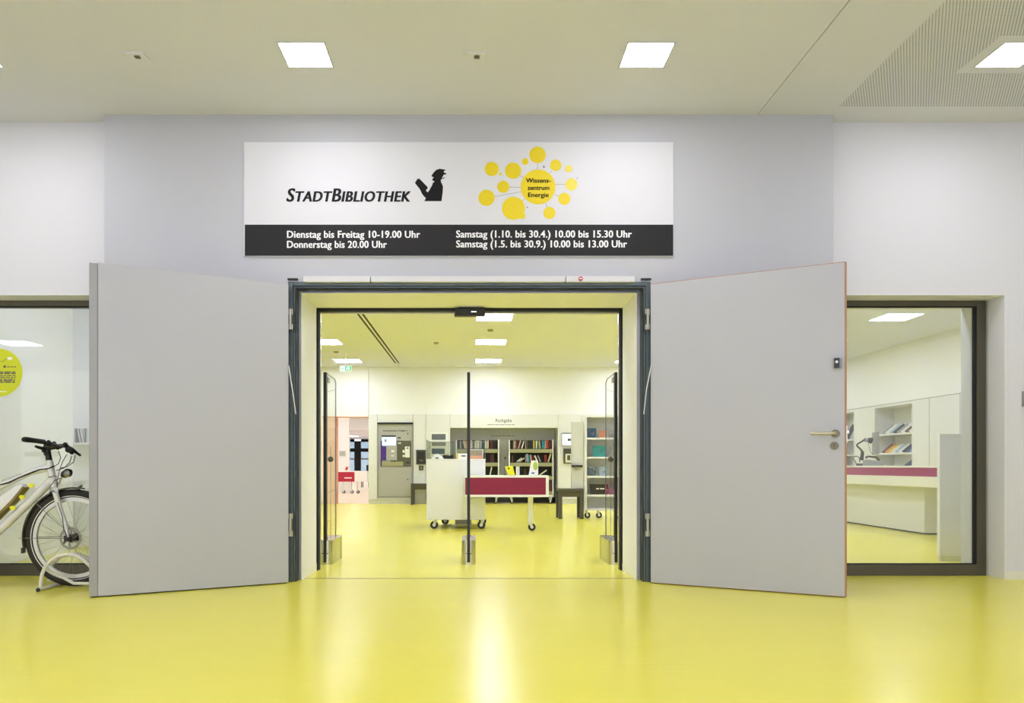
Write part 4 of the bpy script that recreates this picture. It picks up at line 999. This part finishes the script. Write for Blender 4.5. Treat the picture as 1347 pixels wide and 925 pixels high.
# ------------------------------------------------------------------ behind the left window
struct('wall_partition', MB().box(-4.26, -4.12, DB, 7.80, 0, LC).box(-4.6, -2.85, 8.16, 8.30, 0, LC), M['libwall'])
lw = thing('wall_bookshelf', (-4.0, 8.1, Z(583.5, 8.0)), 'white wall ledge with upright booklets seen behind the bicycle handlebar', 'shelf')
lz = Z(582.5, 8.0)
MB().box(-4.3, -3.6, 7.99, 8.155, lz-.02, lz).build('board', M['white'], lw)
for i, (px, w, c, ln) in enumerate([(97.5, 1.6, 'grey', 0), (99.3, 1.2, 'black', 0), (104.6, 1.4, 'white', -.2), (106.3, 1.3, 'brown', -.2), (108, 1.3, 'white', -.2), (110, 1.3, 'grey', 0), (111.5, 1.2, 'black', 0), (112.9, 1.3, 'pale blue', 0), (114.4, 1.6, 'white', 0)]):
    book(X(px+w/2, 8.0), 8.005, lz+.0005, w*.008, .12, .15, c, f'{c} booklet, {ORD[i]} from left on the wall ledge above bicycle', 'booklets on the wall ledge', ln)
# yellow round sticker on the left window glass
D = 5.977
stc = thing('round_sticker', (X(-2, D), D, Z(490, D)), 'lime yellow round sticker with small print on the left window', 'sticker')
r = 31.8*D/F; cx, cz = X(-2.2, D), Z(490.3, D)
MB().lathe([(r, -.0015), (r, 0)], (cx, D, cz), 64, 'y').build('disc', M['stickgreen'], stc)
for (v, a, c, bold) in ((502, -150, 170, 0), (519, -150, 175, 1), (540, -150, 172, 0), (560, -150, 178, 0), (582, -150, 170, 0), (601, -150, 165, 1), (617, -150, 170, 0)):
    fine_print(stc, X(a/8.42, D), X(c/8.42, D), Z(430+v/8.42+.5, D), D-.0015, M['machdark'], .014 if not bold else .018)
fine_print(stc, X(80/8.42, D), X(178/8.42, D), Z(430+450/8.42, D), D-.0015, M['machdark'], .013)
MB().box(X(41/8.42, D), X(67/8.42, D), D-.0022, D-.0015, Z(430+455/8.42, D), Z(430+428/8.42, D)).build('logo_square', M['machdark'], stc)
MB().tube([(X(-15, D), D-.002, Z(478, D)), (X(-6, D), D-.002, Z(472, D)), (X(3, D), D-.002, Z(476, D)), (X(9, D), D-.002, Z(472, D))], .0015, 5).build('curve_line', M['machdark'], stc)
MB().box(X(-10, D), X(9, D), D-.002, D-.0015, Z(515.8, D), Z(514.8, D)).build('white_print', M['paper'], stc)
MB().box(X(10, D), X(16, D), D-.002, D-.0015, Z(473.5, D), Z(470, D)).build('white_print', M['paper'], stc)
# small wall plate cut by the right frame edge
tag(MB().box(X(1344, DW), X(1352, DW), DW-.02, DW, Z(535, DW), Z(515, DW)).build('wall_button', M['greyplastic'], loc=(X(1348, DW), DW, Z(535, DW)), bevel=.003), 'grey wall button on white wall right of the window', 'switch')

# ------------------------------------------------------------------ the bicycle
BY = 5.41
def B(px, py, d=0): return W(px, py, BY+d)
ax = B(97.5, 708); ax.z = .349; WR = .345
bk = thing('bicycle', (ax.x-.55, BY, 0), 'white electric bicycle with yellow spots on the frame, parked by left window', 'bicycle')
def wheel(cx, cz, front=True):
    c = (cx, BY, cz)
    w = MB().disc_ring(c, .262, .288, -.012, .012, 64).build('wheel', M['rim'], bk)
    ty = MB()
    N = 64; n = 10; vs = []; fs = []
    for i in range(N):
        a = 2*math.pi*i/N
        for k in range(n):
            b2 = 2*math.pi*k/n
            rr = .3165+.0285*math.cos(b2)
            vs.append((cx+rr*math.cos(a), BY+.025*math.sin(b2), cz+rr*math.sin(a)))
    for i in range(N):
        for k in range(n): fs.append((i*n+k, ((i+1) % N)*n+k, ((i+1) % N)*n+(k+1) % n, i*n+(k+1) % n))
    ty.add(vs, fs).build('tyre', M['tyre'], w, smooth=True)
    MB().disc_ring(c, .2955, .2995, -.0225, .0225, 64).build('reflective_stripe', M['white'], w)
    MB().lathe([(.012, -.055), (.014, -.05), (.030, -.045), (.030, -.035), (.016, -.03), (.016, .03), (.030, .035), (.030, .045), (.014, .05), (.012, .055)], c, 16, 'y').build('hub', M['black'], w, smooth=True)
    rot = MB().disc_ring((cx+.0, BY-.048, cz), .062, .075, -.001, .001, 40)
    for i in range(6):
        a = math.pi*i/3
        rot.tube([(cx+.02*math.cos(a), BY-.048, cz+.02*math.sin(a)), (cx+.064*math.cos(a+.5), BY-.048, cz+.064*math.sin(a+.5))], .004, 5)
    for i in range(30):
        a = 2*math.pi*i/30
        rot.tube([(cx+.073*math.cos(a), BY-.048, cz+.073*math.sin(a)), (cx+.0785*math.cos(a), BY-.048, cz+.0785*math.sin(a))], .0035, 4)
    rot.build('brake_disc', M['spoke'], w)
    for i in range(32):
        a = 2*math.pi*i/32; s = 1 if i % 2 else -1; tw = .9*(1 if (i//2) % 2 else -1)
        MB().tube([(cx+.026*math.cos(a+tw), BY+s*.038, cz+.026*math.sin(a+tw)), (cx+.264*math.cos(a), BY+s*.003, cz+.264*math.sin(a))], .0009, 5).build('spoke', M['spoke'], w)
    return w
wheel(ax.x, ax.z)
rx = ax.x-1.10
wheel(rx, ax.z)
def arc(cx, cz, r, a0, a1, n=26): return [(cx+r*math.cos(a0+(a1-a0)*i/n), cz+r*math.sin(a0+(a1-a0)*i/n)) for i in range(n+1)]
def mudguard(cx, cz, a0, a1):
    outer = arc(cx, cz, .362, a0, a1); inner = arc(cx, cz, .356, a0, a1)[::-1]
    return MB().prism(outer+inner, BY-.03, BY+.03)
def mud(cx, cz, a0, a1):
    n = 26; prof = [(.350, -.032), (.358, -.026), (.362, 0), (.358, .026), (.350, .032)]
    vs = []; fs = []; P = len(prof)
    for i in range(n+1):
        a = a0+(a1-a0)*i/n
        for (r, y) in prof: vs.append((cx+r*math.cos(a), BY+y, cz+r*math.sin(a)))
        for (r, y) in prof[::-1]: vs.append((cx+(r-.002)*math.cos(a), BY+y, cz+(r-.002)*math.sin(a)))
    Q = 2*P
    for i in range(n):
        for k in range(Q): fs.append((i*Q+k, i*Q+(k+1) % Q, (i+1)*Q+(k+1) % Q, (i+1)*Q+k))
    fs += [list(range(Q)), [n*Q+k for k in range(Q)][::-1]]
    return MB().add(vs, fs).build('mudguard', M['fender'], bk, smooth=True)
R_ = math.radians
mf = mud(ax.x, ax.z, R_(80), R_(192))
MB().tube([(ax.x+.02, BY, ax.z+.352), (ax.x+.05, BY, ax.z+.366), (ax.x+.058, BY, ax.z+.372)], [.006, .009, .006], 8).build('mudguard_tip', M['fender'], mf)
MB().box(ax.x-.366, ax.x-.358, BY-.022, BY+.022, ax.z-.11, ax.z-.07).build('mud_flap', M['fender'], mf)
for s in (-1, 1):
    MB().tube([(ax.x-.375, BY+s*.035, ax.z), (ax.x-.03, BY+s*.065, ax.z)], .0025, 6).build('mudguard_stay', M['spoke'], mf)
    MB().tube([B(48, 662.5, s*.035), B(67, 681, s*.045), B(83, 694, s*.055)], .0025, 6).build('mudguard_stay', M['spoke'], mf)
mud(rx, ax.z, R_(-10), R_(200))
# fork
ft = B(70, 634); cr = B(72.5, 645)
fk = MB()
for s in (-1, 1):
    fk.tube([B(72.5, 646, s*.05), B(78, 668, s*.055), B(86, 690, s*.055), Vector((ax.x-.012, BY+s*.06, ax.z+.008))], [.021, .018, .015, .012], 10)
fk.tube([B(72.5, 645, -.062), B(72.5, 643, 0), B(72.5, 645, .062)], [.02, .024, .02], 10)
fk.tube([ft, cr], .022, 12)
fork = fk.build('fork', M['bikewhite'], bk, smooth=True)
MB().box(ax.x-.035, ax.x-.012, BY-.075, BY-.045, ax.z-.02, ax.z+.022).build('brake_caliper', M['black'], fork, bevel=.004)
MB().tube([(ax.x, BY-.075, ax.z), (ax.x, BY+.075, ax.z)], .012, 12).tube([(ax.x, BY-.078, ax.z), (ax.x-.03, BY-.082, ax.z-.035)], .004, 6).build('axle', M['black'], fork)
# frame
ht, hb = B(64.8, 606), B(70.5, 636)
bb = Vector((ax.x-.66, BY, .30)); stt = Vector((ax.x-.83, BY, .80)); rax = Vector((rx, BY, ax.z))
frb = MB()
frb.tube([ht, hb], [.024, .026], 14)
frb.tube([hb+(ht-hb)*.72, B(40, 621.5), B(0, 640.5), stt-Vector((-.01, 0, .12))], [.027, .022, .021, .02], 12)
frb.tube([hb+(ht-hb)*.2, B(52, 648), B(0, 697.5), bb], [.03, .029, .03, .032], 12)
frb.tube([bb, stt], .018, 12)
for s in (-1, 1):
    frb.tube([bb+Vector((0, s*.03, 0)), rax+Vector((0, s*.07, 0))], .011, 8)
    frb.tube([stt+Vector((.04, s*.02, -.13)), rax+Vector((0, s*.07, 0))], .009, 8)
frb.tube([bb-Vector((0, .045, 0)), bb+Vector((0, .045, 0))], .045, 16)
frame = frb.build('frame', M['bikewhite'], bk, smooth=True)
for (px, py) in ((40.5, 639), (28.6, 654.3), (16.3, 668.5)):
    c = B(px, py, -.046)
    pts = [(c.x+(.019+.004*math.sin(3*a))*math.cos(a), c.z+(.019+.004*math.cos(2*a))*math.sin(a)) for a in [2*math.pi*i/14 for i in range(14)]]
    MB().prism(pts, c.y, c.y+.012).build('yellow_spot', M['yellow'], frame)
# frame lettering, too small to read
p0, p1 = B(2, 633.2, -.024), B(28, 623.8, -.024)
ang = math.atan2(p1.z-p0.z, p1.x-p0.x)
Mt = Matrix.Translation(p0) @ Matrix.Rotation(-ang, 4, 'Y')
fine_print(frame, 0, (p1-p0).length, 0, 0, M['greyplastic'], .010, 'frame_lettering', rot=Mt)
# battery case in the frame triangle
bt = thing  # (kept as part of the bicycle)
def poly_prism(pts, d0, d1): return MB().prism([(B(*p).x, B(*p).z) for p in pts], BY+d0, BY+d1)
bat = poly_prism([(-14, 664), (0, 655.5), (14, 646), (26, 637.5), (31, 636.5), (35.5, 641), (20, 657), (0, 677), (-14, 690)], -.035, .035).build('battery', M['bikewhite'], bk, bevel=.006)
poly_prism([(-14, 690), (0, 676), (18, 658), (33.5, 639.3), (36, 641.5), (20, 661.5), (0, 681), (-14, 695)], -.038, .038).build('battery_rail', M['olive'], bat, bevel=.003)
# cable under the top tube
MB().tube([B(70, 613, -.03), B(64, 616.5, -.028), B(52, 618, -.026), B(44, 621, -.026), B(24, 629, -.02), B(12, 635, -.02), B(-4, 639, -.02)], [.004, .004, .005, .006, .005, .007, .005], 6).build('cable', M['black'], frame)
# stem and handlebar
hd = MB()
hd.tube([B(64.5, 605.5), B(63, 594)], [.021, .019], 12)
hd.tube([B(62.5, 600), B(63.5, 590), B(71, 587.5)], [.02, .02, .022], 10)
bar = [W(34, 579.5, 5.10), W(57, 581.5, 5.22), W(66, 587, 5.36), W(71, 588, 5.43), W(79, 586, 5.52), W(88, 587, 5.62), W(84, 586.5, 5.76)]
hd.tube(bar, .0125, 10)
hb_ = hd.build('handlebar', M['black'], bk, smooth=True)
MB().tube([W(30.5, 578.4, 5.085), W(33, 578.2, 5.10), W(45, 579.6, 5.165), W(58, 581.5, 5.235)], [.015, .019, .017, .017], 12).build('grip', M['black'], hb_, smooth=True)
MB().tube([W(86, 586.5, 5.66), W(85, 586.5, 5.78)], .018, 12).build('grip', M['black'], hb_, smooth=True)
MB().tube([W(46.5, 587.3, 5.2), W(50, 588.5, 5.22), W(57, 590.5, 5.27), W(60, 588, 5.28)], [.008, .011, .013, .016], 8).build('brake_lever', M['black'], hb_)
MB().tube([W(88, 588, 5.6), W(96, 592, 5.6), W(101, 596, 5.62), W(106, 599.5, 5.64)], [.016, .014, .010, .008], 8).build('brake_lever', M['black'], hb_)
for (p, r) in (((61, 584, 5.26), .018), ((86, 585, 5.57), .018), ((90, 592, 5.58), .022), ((94.5, 595, 5.6), .018), ((58, 593, 5.3), .016), ((64, 581.5, 5.27), .014), ((71, 583.5, 5.36), .016), ((76, 589, 5.46), .016), ((60, 597, 5.36), .013)):
    c = W(*p); MB().lathe([(r*.3, -r), (r*.85, -r*.6), (r, 0), (r*.85, r*.6), (r*.3, r)], (c.x, c.y, c.z), 10, 'y').build('control', M['black'], hb_)
a, c = W(66, 584, 5.28), W(80, 588, 5.46)
MB().tube([a, c], .014, 8).build('display_mount', M['black'], hb_)
for pts in ([(77, 594, 5.5), (80, 602, 5.45), (77, 610, 5.4), (70, 614.5, 5.38), (60, 618, 5.385)], [(88, 598, 5.56), (82, 608, 5.5), (78, 620, 5.42), (75, 634, 5.35), (76, 640, 5.35)],
            [(94, 600, 5.58), (92, 608, 5.5), (84, 616, 5.42), (74, 619, 5.38)], [(99, 599, 5.6), (97, 608, 5.52), (88, 614, 5.46), (79, 616, 5.42)], [(80, 629, 5.36), (72, 632, 5.33), (66, 640, 5.34), (66, 648, 5.35), (76, 662, 5.34), (82, 680, 5.34), (84, 697, 5.335), (88, 706, 5.33)],
            [(64, 628, 5.38), (70, 626.5, 5.36), (75, 627, 5.36)], [(65, 648.5, 5.35), (69, 645.5, 5.335), (73, 648, 5.335)]):
    MB().tube([W(*p) for p in pts], .0028, 6).build('brake_cable', M['black'], hb_)
# headlight
hl = MB().tube([W(82, 626, 5.37), W(84.5, 624.5, 5.36), W(89, 622, 5.345), W(91.5, 622.5, 5.34)], [.014, .026, .030, .028], 16).build('headlight', M['black'], bk, smooth=True)
MB().lathe([(.001, -.012), (.016, -.010), (.024, -.002), (.025, 0)], tuple(W(88, 623.5, 5.300)), 16, 'y').build('headlight_lens', M['lens'], hl, smooth=True)
MB().tube([W(82, 627, 5.37), W(79, 633, 5.37), W(77, 637, 5.38), W(74, 641, 5.39)], .006, 6).build('headlight_bracket', M['chrome'], hl)
# crank, pedal, seat post, saddle
cr_ = MB().tube([bb+Vector((0, -.06, 0)), bb+Vector((.05, -.075, -.165))], .011, 8).tube([bb+Vector((0, .06, 0)), bb+Vector((-.05, .075, .165))], .011, 8).build('crank', M['black'], bk)
c = bb+Vector((.05, -.12, -.165)); MB().box(c.x-.045, c.x+.052, c.y-.045, c.y+.045, c.z-.012, c.z+.012).build('pedal', M['black'], cr_)
c = bb+Vector((-.05, .12, .165)); MB().box(c.x-.045, c.x+.045, c.y-.045, c.y+.045, c.z-.012, c.z+.012).build('pedal', M['black'], cr_)
MB().disc_ring((bb.x, BY-.052, bb.z), .05, .085, -.002, .002, 30).build('chainring', M['black'], bk)
MB().tube([stt, stt+Vector((-.04, 0, .14))], .014, 10).build('seat_post', M['black'], bk)
sd = stt+Vector((-.04, 0, .14))
MB().prism([(sd.x-.13, sd.y-.07), (sd.x-.02, sd.y-.05), (sd.x+.14, sd.y-.018), (sd.x+.14, sd.y+.018), (sd.x-.02, sd.y+.05), (sd.x-.13, sd.y+.07)], sd.z, sd.z+.045, 'z').build('saddle', M['black'], bk, bevel=.012)
# wheel stand
sn = thing('bicycle_stand', (ax.x, BY, 0), 'white tubular floor stand holding the front wheel of the bicycle', 'bicycle stand')
def hoop(d, pts):
    return MB().tube([W(px, py, d) for px, py in pts], .0125, 10).build('hoop', M['stand'], sn, smooth=True)
d1 = 5.25
hoop(d1, [(53.5, 771.5), (54, 765), (55.5, 755), (59.5, 745.5), (67, 737.5), (76, 732), (88, 729.5), (98, 730.5), (108, 735), (118, 744), (126, 758), (127, 770)])
d1 = 5.55
hoop(d1, [(65, 764.5), (65, 753), (69, 742), (77, 734.5), (86, 730.5), (96, 728.5), (108, 730.5), (116, 735), (124, 745), (130, 764)])
yb = 5.25
xb0 = X(53.5, 5.22)
MB().tube([(xb0, 5.19, .0135), (xb0+.005, 5.62, .0135)], .0125, 10).build('cross_bar', M['stand'], sn)
MB().tube([(xb0+.42, 5.19, .0135), (xb0+.42, 5.62, .0135)], .0125, 10).build('cross_bar', M['stand'], sn)
MB().tube([(xb0, 5.186, .0135), (xb0, 5.191, .0135)], .0145, 12).build('end_cap', M['black'], sn)
MB().tube([W(60, 746, 5.30), W(70, 755, 5.33), W(84, 760.5, 5.34), W(97, 767.5, 5.34), W(125, 768, 5.34)], .0105, 8).build('guide_bar', M['stand'], sn, smooth=True)
MB().tube([W(64, 748, 5.52), W(85, 760, 5.50), W(104, 757, 5.48), W(125, 753, 5.48)], .0105, 8).build('guide_bar', M['stand'], sn, smooth=True)
